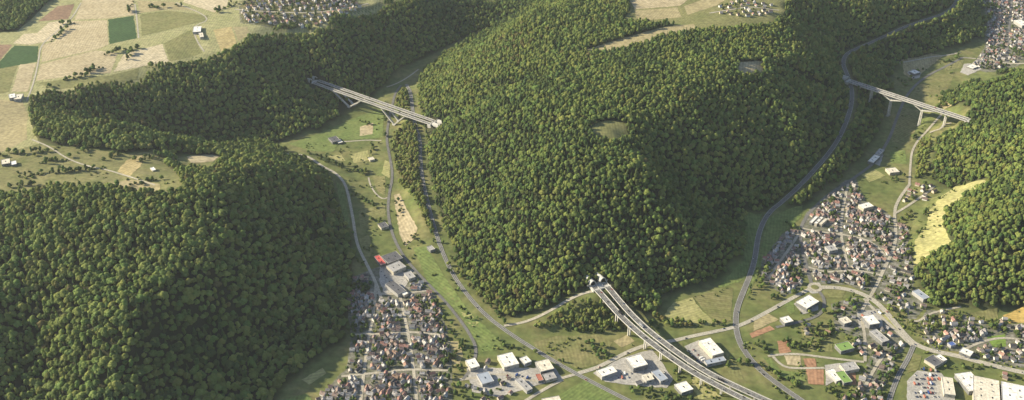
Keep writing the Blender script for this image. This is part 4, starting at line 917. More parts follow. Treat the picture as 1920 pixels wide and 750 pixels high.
# settlements: ground outline, street bearing point pair, spacing, roof weights, words for the label
VILL = [
 ('lower village', [(655,525),(690,512),(706,506),(712,545),(750,555),(762,520),(775,510),(790,530),(815,560),(825,585),(835,620),(842,660),(842,757),(585,760),(610,735),(655,690),(662,640),(655,560)], (700,740), (730,560), (10.6, 11.8), (.20, .25, .25, .10, .20), .15),
 ('right village', [(1430,490),(1470,440),(1500,432),(1515,400),(1550,368),(1585,342),(1600,335),(1610,360),(1625,385),(1650,395),(1700,430),(1700,450),(1690,480),(1662,520),(1640,555),(1590,530),(1540,530),(1505,510),(1500,540),(1470,552),(1430,520)], (1590,500), (1610,380), (11.0, 12.2), (.18, .26, .26, .12, .18), .13),
 ('hillside hamlet', [(1676,395),(1690,365),(1715,345),(1742,345),(1757,356),(1735,378),(1705,395)], (1690,385), (1740,352), (15, 17), (.3, .3, .2, .15, .05), .1),
 ('top right town', [(1848,-5),(1935,-8),(1935,98),(1890,126),(1850,132),(1822,124),(1850,90),(1852,50)], (1885,110), (1895,10), (12.5, 14), (.2, .22, .28, .15, .15), .12),
 ('plateau village', [(452,2),(520,-8),(640,-6),(690,8),(650,30),(600,46),(560,52),(500,48),(455,42)], (460,25), (680,10), (14.5, 18), (.2, .25, .22, .08, .25), .28),
 ('far hamlet', [(1340,14),(1390,0),(1450,8),(1450,24),(1400,36),(1350,28)], (1340,22), (1450,15), (19, 22), (.2, .2, .3, .1, .2), .35),
 ('lower right hamlet', [(1735,640),(1800,618),(1850,622),(1848,655),(1895,655),(1900,620),(1925,612),(1935,650),(1935,690),(1850,672),(1800,652),(1760,650)], (1750,650), (1900,630), (12.5, 13.5), (.12, .2, .27, .28, .13), .12),
 ('bottom right house rows', [(1640,655),(1682,662),(1665,705),(1645,742),(1605,732),(1625,690)], (1655,665), (1620,735), (11.5, 12), (.1, .25, .3, .25, .1), .05),
 ('meadow foot houses', [(1610,545),(1640,560),(1690,480),(1700,450),(1712,490),(1712,540),(1735,575),(1722,600),(1690,600),(1660,565)], (1650,560), (1690,480), (16, 18), (.15, .15, .3, .2, .2), .2),
 ('roundabout quarter', [(1560,568),(1600,560),(1612,580),(1608,615),(1585,625),(1560,612)], (1565,610), (1600,565), (16, 18), (.1, .15, .35, .2, .2), .35),
 ('main road houses', [(1640,600),(1672,615),(1700,640),(1690,660),(1655,655),(1650,625)], (1650,610), (1695,650), (15, 17), (.1, .2, .3, .25, .15), .2),
 ('farm row', [(1880,690),(1935,702),(1935,722),(1872,708)], (1885,695), (1930,710), (15, 17), (.1, .2, .3, .25, .15), .2),
 ('pitch side quarter', [(1600,640),(1640,628),(1648,660),(1625,690),(1608,668)], (1605,650), (1640,640), (14, 16), (.1, .15, .3, .2, .25), .25),
 ('right edge houses', [(1870,590),(1885,600),(1895,612),(1935,610),(1935,640),(1888,622),(1845,612)], (1860,600), (1930,620), (14, 15), (.15, .2, .25, .2, .2), .2),
 ('wood foot houses', [(1742,578),(1800,588),(1850,600),(1848,622),(1790,620),(1735,628),(1722,608)], (1750,600), (1840,612), (16, 18), (.15, .2, .25, .2, .2), .42),
 ('country road houses', [(1520,600),(1560,608),(1566,640),(1530,636),(1505,628)], (1510,615), (1560,625), (17, 20), (.15, .2, .25, .2, .2), .55),
 ('bottom edge houses', [(1590,728),(1612,738),(1660,742),(1655,760),(1580,760)], (1590,745), (1650,750), (14, 16), (.15, .2, .25, .2, .2), .3),
 ('bottom centre works quarter', [(868,672),(925,672),(930,695),(985,700),(985,725),(950,757),(880,757)], (880,740), (930,680), (18, 19), (.15, .15, .35, .15, .2), .25),
]
GARDEN = []; HOUSES = []; BIG = []
# halls and works: three roof corners in photo pixels (origin, along, across), height, roof colour, label
HALLR = {'white': mat('white_roof', (.70, .68, .62), (.80, .78, .72), .05, .7, fine=.25), 'grey': mat('grey_flat_roof', (.30, .295, .29), (.40, .39, .375), .05, .8, fine=.3), 'dark': mat('dark_flat_roof', (.09, .092, .10), (.14, .14, .15), .05, .8, fine=.3),
         'red': mat('red_roof', (.50, .09, .08), (.58, .12, .10), .1, .7), 'brick': mat('brick_red_roof', (.34, .12, .08), (.42, .16, .11), .1, .8), 'blue': mat('blue_roof', (.07, .12, .32), (.10, .16, .40), .1, .5), 'green': mat('green_roof', (.16, .27, .07), (.22, .33, .10), .1, .9), 'bluegrey': mat('blue_grey_roof', (.28, .32, .38), (.36, .40, .46), .1, .6), 'cream': mat('cream_roof', (.58, .53, .42), (.68, .63, .52), .06, .8, fine=.25)}
HALLW = [mat('grey_cladding', (.30, .30, .29), (.38, .37, .36), .2), mat('dark_cladding', (.14, .145, .15), (.20, .20, .20), .2), mat('beige_cladding', (.40, .37, .30), (.48, .44, .36), .2)]
HALLS = [
 ((701,481),(711,478),(707,499), 8, 'red', 'long narrow hall with bright red roof in the lower village'),
 ((714,481),(742,471),(722,496), 9, 'dark', 'dark flat roofed hall right of the red roofed one'),
 ((724,499),(748,489),(731,513), 9, 'grey', 'grey flat roofed works hall below the dark hall'),
 ((722,533),(738,526),(738,556), 8, 'dark', 'large dark blue grey hall at the top of the lower village'),
 ((748,547),(756,543),(754,556), 7, 'white', 'small white flat roofed hall beside the dark blue grey hall'),
 ((757,512),(770,508),(764,524), 7, 'grey', 'grey hall right of the works yard'),
 ((932,667),(960,660),(942,690), 9, 'white', 'big white flat roofed hall left of the valley road'),
 ((974,672),(987,667),(980,684), 8, 'white', 'small white hall joined to the big white hall'),
 ((1003,679),(1028,673),(1011,698), 9, 'cream', 'cream roofed hall beside the valley road at the bottom centre'),
 ((1003,702),(1013,700),(1008,715), 6, 'brick', 'brick red roofed shed below the cream roofed hall'),
 ((1017,702),(1037,697),(1022,714), 6, 'grey', 'grey roofed shed below the cream roofed hall'),
 ((965,712),(976,707),(985,735), 7, 'grey', 'long grey workshop at the bottom centre'),
 ((1015,748),(1048,742),(1022,770), 9, 'cream', 'cream hall cut off by the bottom edge'),
 ((872,676),(890,671),(880,692), 8, 'white', 'white workshop at the left of the bottom centre halls'),
 ((893,702),(915,696),(900,722), 7, 'bluegrey', 'blue grey workshop among the bottom centre halls'),
 ((1118,695),(1147,685),(1126,708), 8, 'white', 'white hall at the left of the viaduct yard'),
 ((1173,671),(1200,664),(1183,692), 11, 'white', 'tall white hall in the middle of the viaduct yard'),
 ((1203,703),(1218,699),(1208,716), 8, 'cream', 'cream hall beside the blue grey hall under the viaduct'),
 ((1221,697),(1235,692),(1231,718), 8, 'bluegrey', 'blue grey roofed hall under the viaduct'),
 ((1264,721),(1286,714),(1275,738), 8, 'white', 'white hall close to the viaduct piers'),
 ((1190,716),(1202,712),(1195,722), 5, 'dark', 'small dark roofed shed in the viaduct yard'),
 ((1310,639),(1331,633),(1334,668), 10, 'white', 'flat white hall right of the near viaduct'),
 ((1320,676),(1356,668),(1325,684), 7, 'bluegrey', 'low blue grey annex below the flat white hall'),
 ((1492,566),(1515,553),(1504,584), 9, 'white', 'white hall inside the loop road'),
 ((1462,596),(1478,592),(1469,607), 8, 'white', 'bright white box building beside the country road'),
 ((1617,593),(1636,590),(1620,611), 11, 'white', 'white hall on the yard below the roundabout'),
 ((1630,621),(1643,617),(1636,648), 9, 'grey', 'long grey hall below the white yard hall'),
 ((1572,597),(1586,593),(1578,609), 8, 'cream', 'cream house block left of the yard below the roundabout'),
 ((1565,646),(1590,640),(1572,660), 8, 'green', 'hall with a green planted roof at the lower right'),
 ((1574,683),(1601,678),(1582,697), 7, 'grey', 'grey hall at the right of the red brown pitches'),
 ((1566,698),(1582,695),(1569,721), 7, 'green', 'small green roofed hall beside the bottom right pitches'),
 ((1548,695),(1562,691),(1553,720), 6, 'white', 'narrow white hall next to the large red brown pitch'),
 ((1710,546),(1722,542),(1716,567), 8, 'bluegrey', 'blue grey hall at the foot of the right wooded hill'),
 ((1733,674),(1750,665),(1745,692), 7, 'dark', 'dark roofed building beside the broad main road'),
 ((1752,668),(1762,664),(1758,682), 7, 'white', 'white building beside the dark one on the main road'),
 ((1765,706),(1786,709),(1760,737), 8, 'cream', 'cream hall at the left of the long bottom right halls'),
 ((1790,701),(1820,697),(1794,737), 9, 'white', 'white hall second from left of the long bottom right halls'),
 ((1824,704),(1873,714),(1818,748), 10, 'cream', 'largest cream hall at the bottom right'),
 ((1877,715),(1945,729),(1873,760), 10, 'white', 'long white hall cut off by the right edge'),
 ((1805,651),(1826,660),(1800,660), 7, 'white', 'white hall beside the lower right hamlet'),
 ((1776,643),(1786,640),(1780,650), 6, 'blue', 'small building with bright blue roof'),
 ((1627,302),(1640,290),(1634,309), 7, 'white', 'white works building below the right bridge'),
 ((1641,289),(1650,279),(1651,290), 6, 'grey', 'grey shed of the works below the right bridge'),
 ((1660,316),(1678,314),(1664,325), 7, 'cream', 'cream roofed works hall above the right village'),
 ((1517,416),(1528,405),(1522,419), 7, 'white', 'leftmost white school bar in the right village'),
 ((1526,418),(1538,406),(1531,421), 7, 'white', 'middle white school bar in the right village'),
 ((1535,419),(1546,409),(1540,422), 7, 'cream', 'rightmost cream school bar in the right village'),
 ((1609,384),(1628,379),(1614,393), 8, 'white', 'white hall at the upper right of the right village'),
 ((1546,462),(1562,459),(1550,472), 8, 'grey', 'grey flat roofed block in the middle of the right village'),
 ((1901,38),(1914,37),(1902,49), 10, 'white', 'bright white hall in the top right town'),
 ((1812,124),(1822,120),(1819,131), 6, 'white', 'white sports building at the edge of the top right town'),
 ((1705,134),(1716,131),(1710,140), 5, 'white', 'white site building on the gravel pad beyond the right bridge'),
 ((363,50),(378,49),(366,60), 6, 'white', 'white farm building on the left plateau'),
 ((372,62),(380,61),(375,70), 5, 'cream', 'cream farm shed below the white plateau farm'),
 ((16,177),(28,175),(20,184), 6, 'white', 'white farm barn at the left edge beside the lane'),
 ((30,177),(44,176),(33,186), 6, 'cream', 'cream farm barn beside the lane at the left edge'),
 ((615,259),(630,255),(620,268), 6, 'dark', 'dark roofed lone farm in the left valley'),
 ((630,263),(638,261),(633,269), 4, 'white', 'small white shed beside the lone farm'),
 ((708,420),(722,416),(712,429), 6, 'dark', 'dark roofed farm beside the river road'),
 ((800,463),(809,460),(804,471), 6, 'grey', 'grey farm at the edge of the long green meadow'),
 ((690,296),(699,294),(693,301), 5, 'cream', 'small cream house beside the valley creek'),
 ((281,315),(288,313),(284,321), 5, 'white', 'white hut on the saddle'),
 ((2,300),(18,297),(7,308), 6, 'cream', 'cream farmhouse at the left edge of the saddle'),
 ((20,303),(30,301),(24,309), 5, 'white', 'white farm shed on the saddle at the left edge'),
]
def hall(p3, h, rc, label):
    g0 = float(T(*p3[0])[2]); A, B, C_ = (at_z(*q, g0 + h) for q in p3)
    u = (B - A)[:2]; L_ = np.hypot(*u); u = u / L_; n = np.array([-u[1], u[0]]); W = float(np.dot((C_ - A)[:2], n)); sg = 1 if W > 0 else -1; W = max(abs(W), 5.0)
    c_ = A[:2] + u * L_ / 2 + n * sg * W / 2; ang = math.atan2(u[1], u[0])
    g1 = min(float(hz(c_[0] + u[0] * a * L_ / 2 + n[0] * b * W / 2, c_[1] + u[1] * a * L_ / 2 + n[1] * b * W / 2)) for a in (-1, 1) for b in (-1, 1))
    e = thing('industrial_hall' if L_ * W > 300 else 'outbuilding', label, 'building', (c_[0], c_[1], g0), ang)
    BIG.append((c_[0], c_[1], math.hypot(L_, W) / 2 + 2)); d0 = g1 - g0 - 1
    link('wall', MB().box((0, 0, (h - .3 + d0) / 2), (L_ - .6, W - .6, h - .3 - d0)).mesh('wall'), HALLW[len(label) % 3], e)
    ro = link('roof', MB().box((0, 0, h - .05), (L_, W, .5)).mesh('roof'), HALLR[rc], e)
    for a, b, c2, d2 in ((0, W / 2 - .2, L_, .35), (0, -W / 2 + .2, L_, .35), (L_ / 2 - .2, 0, .35, W - .8), (-L_ / 2 + .2, 0, .35, W - .8)):
        link('parapet', MB().box((a, b, h + .45), (c2, d2, .6)).mesh('parapet'), M['concrete'], ro)
    if L_ * W > 250:
        k = max(1, int(L_ / 16)); j = max(1, int(W / 18))
        for i in range(k):
            for q in range(j):
                x = ((i + .5) / k - .5) * L_ * .85; y = ((q + .5) / j - .5) * W * .8
                if (i + q) % 3 == 2: link('roof_vent', MB().box((x, y, h + .9), (2.2, 2.2, 1.5)).mesh('roof_vent'), M['concrete_dark'], ro)
                else: link('skylight', MB().box((x, y, h + .45), (1.6, 4.5, .6)).mesh('skylight'), GLASS, ro)
        for i in range(max(1, int(L_ / 12))):     # loading doors and window bands on the camera side and the gables
            x = ((i + .5) / max(1, int(L_ / 12)) - .5) * L_ * .9
            for sg in (-1, 1):
                link('loading_door' if (i + sg) % 3 == 0 else 'window', MB().box((x, sg * (W / 2 - .28), 2.2 if (i + sg) % 3 == 0 else h * .6), (3.6, .14, 4.2) if (i + sg) % 3 == 0 else (6, .12, 1.5)).mesh('window'), M['concrete_dark'] if (i + sg) % 3 == 0 else GLASS, e)
for a, b, c_, h, rc, lb in HALLS: hall((a, b, c_), h, rc, lb)
BIGA = np.array(BIG)
hr = random.Random(3)
for nm, px, sa, sb, (dx, dy), wts, skip in VILL:
    W = TP(px)[:, :2]; a, b = T(*sa)[:2], T(*sb)[:2]; u = (b - a) / np.hypot(*(b - a)); v = np.array([u[1], -u[0]])
    lo, hi = W.min(0), W.max(0); c_ = (lo + hi) / 2; R_ = np.hypot(*(hi - lo)) / 2; ni, nj = int(R_ / dy) + 1, int(R_ / dx) + 1
    for i in range(-ni, ni + 1):
        for j in range(-nj, nj + 1):
            p = c_ + u * (i * dy) + v * (j * dx + (i % 2) * dx * .4) + np.array([hr.uniform(-3.2, 3.2), hr.uniform(-3.2, 3.2)])
            if not inpoly(W, p[0], p[1]): continue
            if not (X0 < p[0] < X1 and Y0 < p[1] < Y1): continue
            ip, jp = int((p[0] - X0) / STEP + .5), int((p[1] - Y0) / STEP + .5)
            if ROADDIST[ip, jp] < 4.5: continue
            if (np.hypot(BIGA[:, 0] - p[0], BIGA[:, 1] - p[1]) < BIGA[:, 2] + 6).any(): continue
            green = value_noise(p[0], p[1], 55, 31) + .5 * value_noise(p[0], p[1], 25, 33)
            if hr.random() < skip or green > .36:
                GARDEN.append((p[0], p[1], .8)); GARDEN.append((p[0] + hr.uniform(-6, 6), p[1] + hr.uniform(-6, 6), .6)); continue
            ang = math.atan2(u[1], u[0]) + (math.pi / 2 if hr.random() < .45 else 0) + hr.gauss(0, .3)
            rc = hr.choices(range(5), wts)[0]
            HOUSES.append([p[0], p[1], float(hz(*p)), ang, hr.choice([0, 0, 1, 1, 2, 2, 3]), rc, hr.choice([0, 1, 1, 2]), nm, i, j, hr.uniform(.70, .92)])
            for _ in range(hr.choice([0, 1, 1, 2])): GARDEN.append((p[0] + hr.choice([-1, 1]) * hr.uniform(4.5, 7), p[1] + hr.choice([-1, 1]) * hr.uniform(4.5, 7), hr.uniform(.3, .6)))
hp = [project(h[0], h[1], h[2]) for h in HOUSES]
vis = [k for k in range(len(HOUSES)) if 3 < hp[k][0] < 1917 and 3 < hp[k][1] < 747]
vis.sort(key=lambda k: hp[k][2] / HSIZE[HOUSES[k][4]][0] * 10)
ind = sorted(vis[:300], key=lambda k: (HOUSES[k][7], round(-hp[k][1] / 7), hp[k][0]))
cnt = {}; rowid = {}
for k in ind:
    h = HOUSES[k]; rk = (h[7], round(-hp[k][1] / 7))
    rowid.setdefault(h[7], {}); r_ = rowid[h[7]].setdefault(rk, len(rowid[h[7]]) + 1); cnt[rk] = cnt.get(rk, 0) + 1
    lb = '%s roofed house, %s from left, %s row up in the %s' % (ROOFS[h[5]][0], ordinal(cnt[rk]), ordinal(r_), h[7])
    e = thing('house', lb, 'house', (h[0], h[1], h[2]), h[3], 'houses of the ' + h[7]); e.scale = (h[10],) * 3
    link('wall', WM[h[4]][h[6]], None, e); ro = link('roof', RM[h[4]][h[5]], None, e); link('chimney', CM[h[4]], None, ro)
si = set(ind); V, Fc, MI = [], [], []
mats_ = WALLS + [m for _, m in ROOFS] + [CHIM]
for k, h in enumerate(HOUSES):
    if k in si: continue
    ca, sa = math.cos(h[3]), math.sin(h[3]); g = GEO[h[4]]
    for (v, f), mi in ((g[0], h[6]), (g[1], 3 + h[5]), (g[2], 8)):
        n = len(V); V += [(h[0] + (x * ca - y * sa) * h[10], h[1] + (x * sa + y * ca) * h[10], h[2] + z * h[10]) for x, y, z in v]; Fc += [tuple(a + n for a in q) for q in f]; MI += [mi] * len(f)
link('distant_houses', mesh('distant_houses', V, Fc, mats_, MI), None, None, kind='stuff', label='small gabled houses of the farther villages and towns')
print('houses', len(HOUSES), 'individual', len(ind), 'garden', len(GARDEN))
gr = []
for x, y, s_ in GARDEN:
    if ROADDIST[int((x - X0) / STEP + .5), int((y - Y0) / STEP + .5)] < 2: continue
    gr.append((x, y, float(hz(x, y)) - .1, hr.choice([10, 11, 11, 12, 2, 7]), hr.uniform(0, 6.28), s_ * hr.uniform(.7, 1.1), s_ * hr.uniform(.7, 1.1)))
plant_mass('garden_trees', 'small garden trees and bushes among the village houses', gr)

# ------------------------------------------------------------------ hedges, orchard trees and field copses
CLUMPS = [  # photo line from, to, spread (m), count, size, words
 ((240,25),(250,4), 5, 8, .9, 'copse left of the plateau top edge fields'), ((278,13),(305,16), 5, 8, 1.0, 'narrow copse on the top edge fields'), ((407,24),(440,5), 8, 15, 1.0, 'copse beside the plateau village'),
 ((117,46),(140,42), 4, 6, .9, 'hedge in the large tan field, upper end'), ((95,78),(125,55), 6, 12, .9, 'hedge across the large tan field'), ((195,104),(215,99), 4, 5, .8, 'small hedge left of the pale bare field'), ((217,98),(262,90), 5, 10, 1.0, 'tree row above the pale bare field'), ((236,113),(250,101), 5, 6, 1.0, 'copse inside the pale bare field'),
 ((122,151),(160,143), 5, 12, 1.0, 'copse above the gully wood'), ((160,139),(187,127), 5, 10, .9, 'tree row climbing from the copse above the gully'), ((218,161),(248,157), 4, 8, .9, 'row at the plateau rim above the gully'), ((330,12),(345,12), 3, 3, .8, 'trio of trees beside the plateau lane'), ((83,165),(110,160), 4, 5, .8, 'short row on the olive strip'),
 ((55,290),(95,281), 6, 8, .9, 'clump left of the saddle lane'), ((75,303),(130,300), 7, 14, .9, 'clump in the middle of the saddle'), ((30,331),(120,322), 8, 18, .9, 'dark belt across the saddle'), ((120,322),(180,316), 7, 16, .9, 'belt right of the dark saddle belt'), ((190,302),(230,291), 6, 10, .9, 'clump above the small yellow saddle field'), ((265,302),(300,292), 7, 12, 1.0, 'clump right of the small yellow saddle field'), ((252,345),(300,336), 7, 14, .9, 'copse on the near end of the saddle'), ((0,292),(45,288), 6, 8, .9, 'trees by the cream farmhouse on the saddle'), ((10,352),(60,346), 7, 10, .9, 'row along the rim of the near left hill'), ((365,284),(425,284), 6, 12, 1.0, 'row along the narrow tan saddle field'), ((148,285),(165,282), 4, 5, .8, 'small group at the saddle lane bend'),
 ((575,287),(640,312), 5, 22, .7, 'hedge below the meadow of the left valley'), ((640,312),(690,328), 8, 20, .8, 'creek side thicket in the left valley'), ((690,308),(705,272), 4, 12, .7, 'creek trees up to the lone farm lane'), ((645,352),(705,388), 6, 20, .75, 'creek trees beside the village approach road'), ((658,380),(662,440), 3, 9, .7, 'row along the village approach road'), ((722,195),(720,258), 3, 14, .8, 'river road row under the strut bridge'), ((676,228),(700,238), 5, 7, .7, 'group beneath the strut bridge'), ((742,372),(757,402), 4, 9, .6, 'orchard dots on the tan field'), ((774,441),(795,458), 5, 9, .6, 'bushes by the grey meadow farm'), ((690,405),(715,420), 5, 9, .7, 'trees around the dark river road farm'),
 ((800,400),(860,545), 4, 34, .7, 'left hedge of the valley road'), ((845,480),(945,608), 5, 34, .75, 'right hedge of the valley road'), ((1000,655),(1060,682), 3, 12, .6, 'hedge on the right bank of the valley road'), ((862,575),(890,600), 5, 9, .6, 'bushes on the small tan clearing'),
 ((1240,606),(1372,608), 4, 28, .75, 'hedge along the country road'), ((1100,640),(1140,675), 7, 20, .8, 'copse left of the viaduct yard'), ((1190,738),(1290,748), 7, 26, .75, 'thicket at the bottom edge under the viaduct'), ((1335,690),(1400,680), 8, 22, .85, 'copse between viaduct and curving road'), ((1432,690),(1500,728), 6, 28, .85, 'thicket right of the curving road at the bottom'), ((1470,652),(1540,640), 9, 24, .7, 'trees above the red brown pitches'), ((1540,590),(1610,565), 12, 28, .75, 'orchard between loop road and yard'), ((1640,545),(1690,600), 8, 18, .6, 'trees between the two parallel main roads'), ((1745,612),(1830,625), 8, 18, .6, 'trees above the lower right hamlet'), ((1850,615),(1900,612), 6, 14, .8, 'copse right of the lower right hamlet'), ((1740,690),(1860,688), 4, 22, .6, 'row along the long bottom right halls'), ((1660,690),(1680,660), 4, 8, .7, 'row beside the grey bottom road'), ((1440,560),(1500,545), 5, 12, .7, 'trees on the lower rim of the right village'), ((1425,545),(1440,500), 4, 12, .8, 'trees between curving road and right village'),
 ((1520,352),(1580,330), 6, 18, .8, 'dark trees above the right village ring road'), ((1650,345),(1690,330), 6, 12, .7, 'trees above the right village street'), ((1685,420),(1705,400), 6, 10, .7, 'trees left of the hillside meadow'), ((1692,440),(1710,490), 6, 14, .7, 'trees at the foot of the hillside meadow'), ((1708,262),(1720,248), 3, 6, .8, 'clump at the meadow under the right bridge'), ((1700,155),(1735,128), 4, 14, .7, 'row along the far valley road'), ((1755,190),(1800,160), 5, 14, .8, 'creek trees beyond the right bridge'), ((1680,148),(1700,165), 4, 8, .7, 'hedge left of the far valley road'), ((1770,118),(1800,105), 5, 9, .8, 'trees left of the top right town'), ((1050,617),(1140,625), 4, 18, .65, 'hedge above the mottled meadow'), ((1085,655),(1120,660), 6, 8, .6, 'bushes on the mottled meadow'), ((845,660),(865,750), 8, 26, .75, 'trees on the right edge of the lower village'), ((810,560),(850,640), 6, 20, .7, 'trees above the right edge of the lower village'), ((660,560),(662,640), 5, 14, .8, 'trees on the left edge of the lower village'), ((1210,600),(1235,615), 5, 8, .8, 'clump right of the viaduct deck'), ((1420,640),(1440,665), 5, 10, .7, 'bushes beside the red brown plot'),
 ((1500,615),(1560,630), 10, 26, .65, 'rough ground above the green roofed hall'), ((1650,570),(1700,540), 9, 24, .6, 'gardens below the right village'), ((1715,610),(1760,600), 8, 16, .6, 'rough meadow below the right hill'), ((1545,735),(1660,745), 8, 30, .7, 'belt along the bottom edge right of the pitches'), ((1660,715),(1690,690), 6, 14, .7, 'clump beside the grey bottom road'), ((1600,630),(1615,665), 5, 12, .7, 'row left of the long grey hall'), ((1500,440),(1480,415), 7, 16, .8, 'trees at the upper left of the right village'), ((1405,560),(1420,500), 4, 14, .7, 'row along the lower curving road'), ((1300,560),(1372,545), 6, 8, .5, 'bushes on the olive meadow'), ((1260,700),(1300,690), 6, 10, .6, 'bushes by the viaduct piers'), ((930,640),(985,660), 4, 14, .6, 'hedge above the big white hall'), ((860,640),(880,668), 6, 14, .7, 'trees above the white workshop'), ((690,500),(655,470), 5, 12, .7, 'trees above the lower village'),
 ((1716,450),(1742,400), 5, 14, .55, 'left edge of the bright hillside meadow'), ((1745,392),(1800,350), 4, 12, .5, 'upper left edge of the bright hillside meadow'), ((1755,440),(1750,400), 6, 7, .45, 'middle of the bright hillside meadow'),
 ((690,350),(725,345), 9, 8, .5, 'meadow bushes inside the curved path'), ((560,275),(620,270), 9, 9, .45, 'meadow bushes left of the lone farm'), ((680,470),(700,460), 6, 8, .6, 'bushes left of the red roofed hall'),
]
allt = []; COURTS = [TP(px)[:, :2] for k, lb, px in FIELDS if k in ('clay', 'lawn', 'gold')] + [TP(px)[:, :2] for lb, px in YARDS]
for ci, (a, b, sd, n, sz, words) in enumerate(CLUMPS):
    A, B = T(*a), T(*b)
    for k in range(n):
        t = (k + hr.uniform(-.3, 1.3)) / n; x, y = (A + (B - A) * t)[:2]; x += hr.gauss(0, sd); y += hr.gauss(0, sd)
        if not (X0 < x < X1 and Y0 < y < Y1): continue
        if ROADDIST[int((x - X0) / STEP + .5), int((y - Y0) / STEP + .5)] < 2 or (np.hypot(BIGA[:, 0] - x, BIGA[:, 1] - y) < BIGA[:, 2]).any(): continue
        if near_bridge(np.array([x]), np.array([y]), 8)[0]: continue
        s_ = sz * hr.uniform(.6, 1.1); z = float(hz(x, y)); allt.append((x, y, z - .2, hr.choice([11, 11, 10, 2, 7, 0, 4]), hr.uniform(0, 6.28), s_, s_ * hr.uniform(.85, 1.1), words))
at_ = np.array([t[:7] for t in allt]); px_, py_, dp_ = project(at_[:, 0], at_[:, 1], at_[:, 2])
okv = (px_ > 4) & (px_ < 1916) & (py_ > 8) & (py_ < 746)
big = at_[:, 5] / dp_ * np.array([.6 if k >= 10 else 1. for k in at_[:, 3]]); sel = np.argsort(np.where(okv, -big, 1e9))[:280]; selset = set(sel.tolist())
byc = {}
for k in sorted(sel.tolist(), key=lambda k: px_[k]):
    w = allt[k][7]; byc[w] = byc.get(w, 0) + 1
    kk, t, *_ = PROTO[int(at_[k, 3])]
    place_tree('hedge_bush' if kk == 'bush' else 'field_tree', at_[k], '%s %s, %s from left in %s' % (t, 'bush' if kk == 'bush' else 'tree', ordinal(byc[w]), w), 'trees of the ' + w, 'bush' if kk == 'bush' else 'tree')
plant_mass('hedge_trees', 'smaller and farther hedge trees scattered over meadows and fields', [at_[k] for k in range(len(at_)) if k not in selset])

HX = np.array([(h[0], h[1]) for h in HOUSES]); bush = []
for px, n in (([(1385,640),(1450,610),(1530,548),(1620,556),(1700,560),(1735,575),(1900,600),(1935,640),(1935,700),(1700,660),(1660,757),(1480,757),(1400,680)], 950), ([(560,275),(640,240),(720,205),(722,330),(770,440),(860,580),(940,650),(860,700),(800,545),(700,480),(665,440),(650,350),(600,300)], 420), ([(1000,640),(1130,628),(1240,650),(1300,690),(1380,750),(1100,757),(1060,700)], 260), ([(1660,190),(1700,130),(1800,110),(1790,160),(1740,230),(1700,330),(1660,320)], 260), ([(1690,400),(1715,385),(1720,440),(1712,510),(1735,560),(1700,570),(1650,560),(1690,490)], 260), ([(-20,280),(330,290),(330,350),(-20,350)], 150)):
    W = TP(px)[:, :2]; lo, hi = W.min(0), W.max(0); x = rng.uniform(lo[0], hi[0], n * 3); y = rng.uniform(lo[1], hi[1], n * 3)
    m = inpoly(W, x, y) & (value_noise(x, y, 45, 51) + .5 * value_noise(x, y, 18, 52) > .12)
    for a, b in zip(x[m], y[m]):
        if ROADDIST[int((a - X0) / STEP + .5), int((b - Y0) / STEP + .5)] < 1.5 or (np.hypot(BIGA[:, 0] - a, BIGA[:, 1] - b) < BIGA[:, 2] + 1).any() or np.hypot(HX[:, 0] - a, HX[:, 1] - b).min() < 6: continue
        if any(inpoly(c_, a, b) for c_ in COURTS) or near_bridge(np.array([a]), np.array([b]), 6)[0]: continue
        s_ = rng.uniform(.25, .75); bush.append((a, b, float(hz(a, b)) - .2, rng.choice([10, 11, 11, 12, 12]), rng.uniform(0, 6.28), s_, s_ * rng.uniform(.7, 1.1)))
plant_mass('meadow_bushes', 'loose bushes and scrub dotted over the valley meadows', bush)

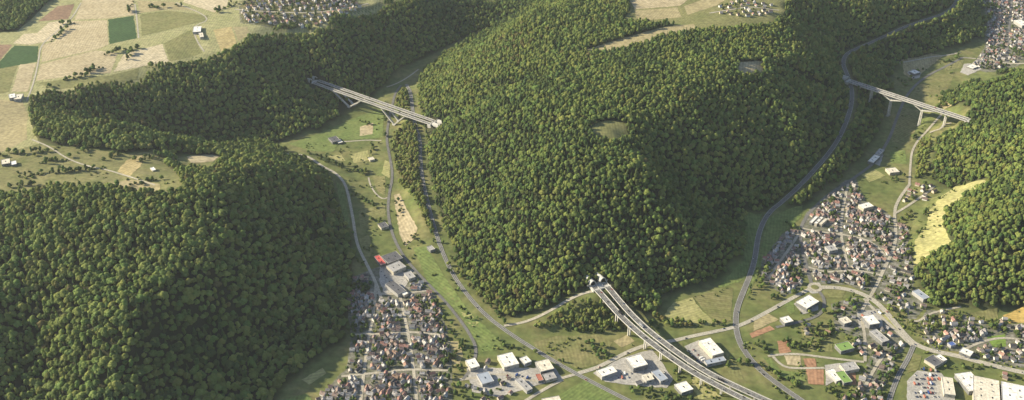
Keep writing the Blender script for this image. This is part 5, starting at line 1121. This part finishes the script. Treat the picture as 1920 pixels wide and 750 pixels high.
# ------------------------------------------------------------------ parked cars and containers on the yards
BOXM = {k: MB().box((0, 0, 1.35), (7.5, 2.6, 2.7)).mesh('container_shell', [m]) for k, m in (('white', PAINT['white']), ('blue', PAINT['blue']), ('red', HALLR['brick']), ('grey', HALLR['grey']))}
BARM = MB().box((3.78, 0, 1.35), (.08, .15, 2.5)).mesh('door_bar', [M['concrete_dark']])
PARK = [('flat white hall car park', (1290,652), (1318,682), 16), ('upper row of the bottom right car park', (1714,708), (1760,708), 18), ('middle row of the bottom right car park', (1710,724), (1758,724), 18), ('lower row of the bottom right car park', (1708,741), (1758,741), 18), ('viaduct yard', (1150,706), (1250,702), 16), ('lower village works yard', (716,508), (748,545), 10), ('loop road forecourt', (1515,562), (1528,580), 6), ('yard below the roundabout', (1606,600), (1650,585), 8), ('bottom centre works yard', (950,702), (1000,715), 10), ('dark main road building yard', (1725,690), (1760,695), 8)]
for where, a, b, n in PARK:
    A, B = T(*a)[:2], T(*b)[:2]; d = B - A; u = d / np.hypot(*d); v = np.array([u[1], -u[0]]); c0 = 0; c1 = 0
    spots = [(r_, k) for r_ in (-1, 1) for k in range(n)]; hr.shuffle(spots); got = []
    for r_, k in spots[:n]:
        p = A + d * (k + .5) / n + v * r_ * (5.5 if n > 12 else 3.5)
        if (np.hypot(BIGA[:, 0] - p[0], BIGA[:, 1] - p[1]) < BIGA[:, 2] - 1.0).any(): continue
        got.append((float(project(p[0], p[1], 0)[0]), p))
    got.sort(key=lambda q: q[0])
    for _, p in got:
        z = float(hz(*p)) + .58; ang = math.atan2(v[1], v[0]) + hr.gauss(0, .06)
        if hr.random() < .22:
            col = hr.choice(list(BOXM)); c1 += 1
            e = thing('shipping_container', '%s container, %s from left on the %s' % (col, ordinal(c1), where.replace('of the ', '')), 'container', (p[0], p[1], z), ang, 'containers on the yards')
            link('container_shell', BOXM[col], None, e)
            for y in (-.6, .6): q = link('door_bar', BARM, None, e); q.location = (0, y, 0)
        else:
            col = hr.choice(['white', 'silver', 'black', 'blue', 'red', 'silver']); c0 += 1
            vehicle('car', col, (p[0], p[1], z), ang, 'parked %s car, %s from left on the %s' % (col, ordinal(c0), where.replace('of the ', '')), 'parked cars')

# ------------------------------------------------------------------ haze: a closed box of thin air round the whole place
zb = float(HH.min()) - 1.0
hb = MB().box((90, 2575, (zb + CZ + 12) / 2), (24000, 23000, CZ + 12 - zb)).mesh('haze')
hm = bpy.data.materials.new('haze_air'); hm.use_nodes = True; hn = hm.node_tree.nodes; hn.remove(hn['Principled BSDF'])
pv = hn.new('ShaderNodeVolumePrincipled'); pv.inputs['Color'].default_value = (.85, .93, 1, 1); pv.inputs['Density'].default_value = 1.8e-5; pv.inputs['Anisotropy'].default_value = .2
hm.node_tree.links.new(pv.outputs[0], hn['Material Output'].inputs['Volume'])
link('haze', hb, hm, None, kind='stuff', label='thin pale haze in the valley air')
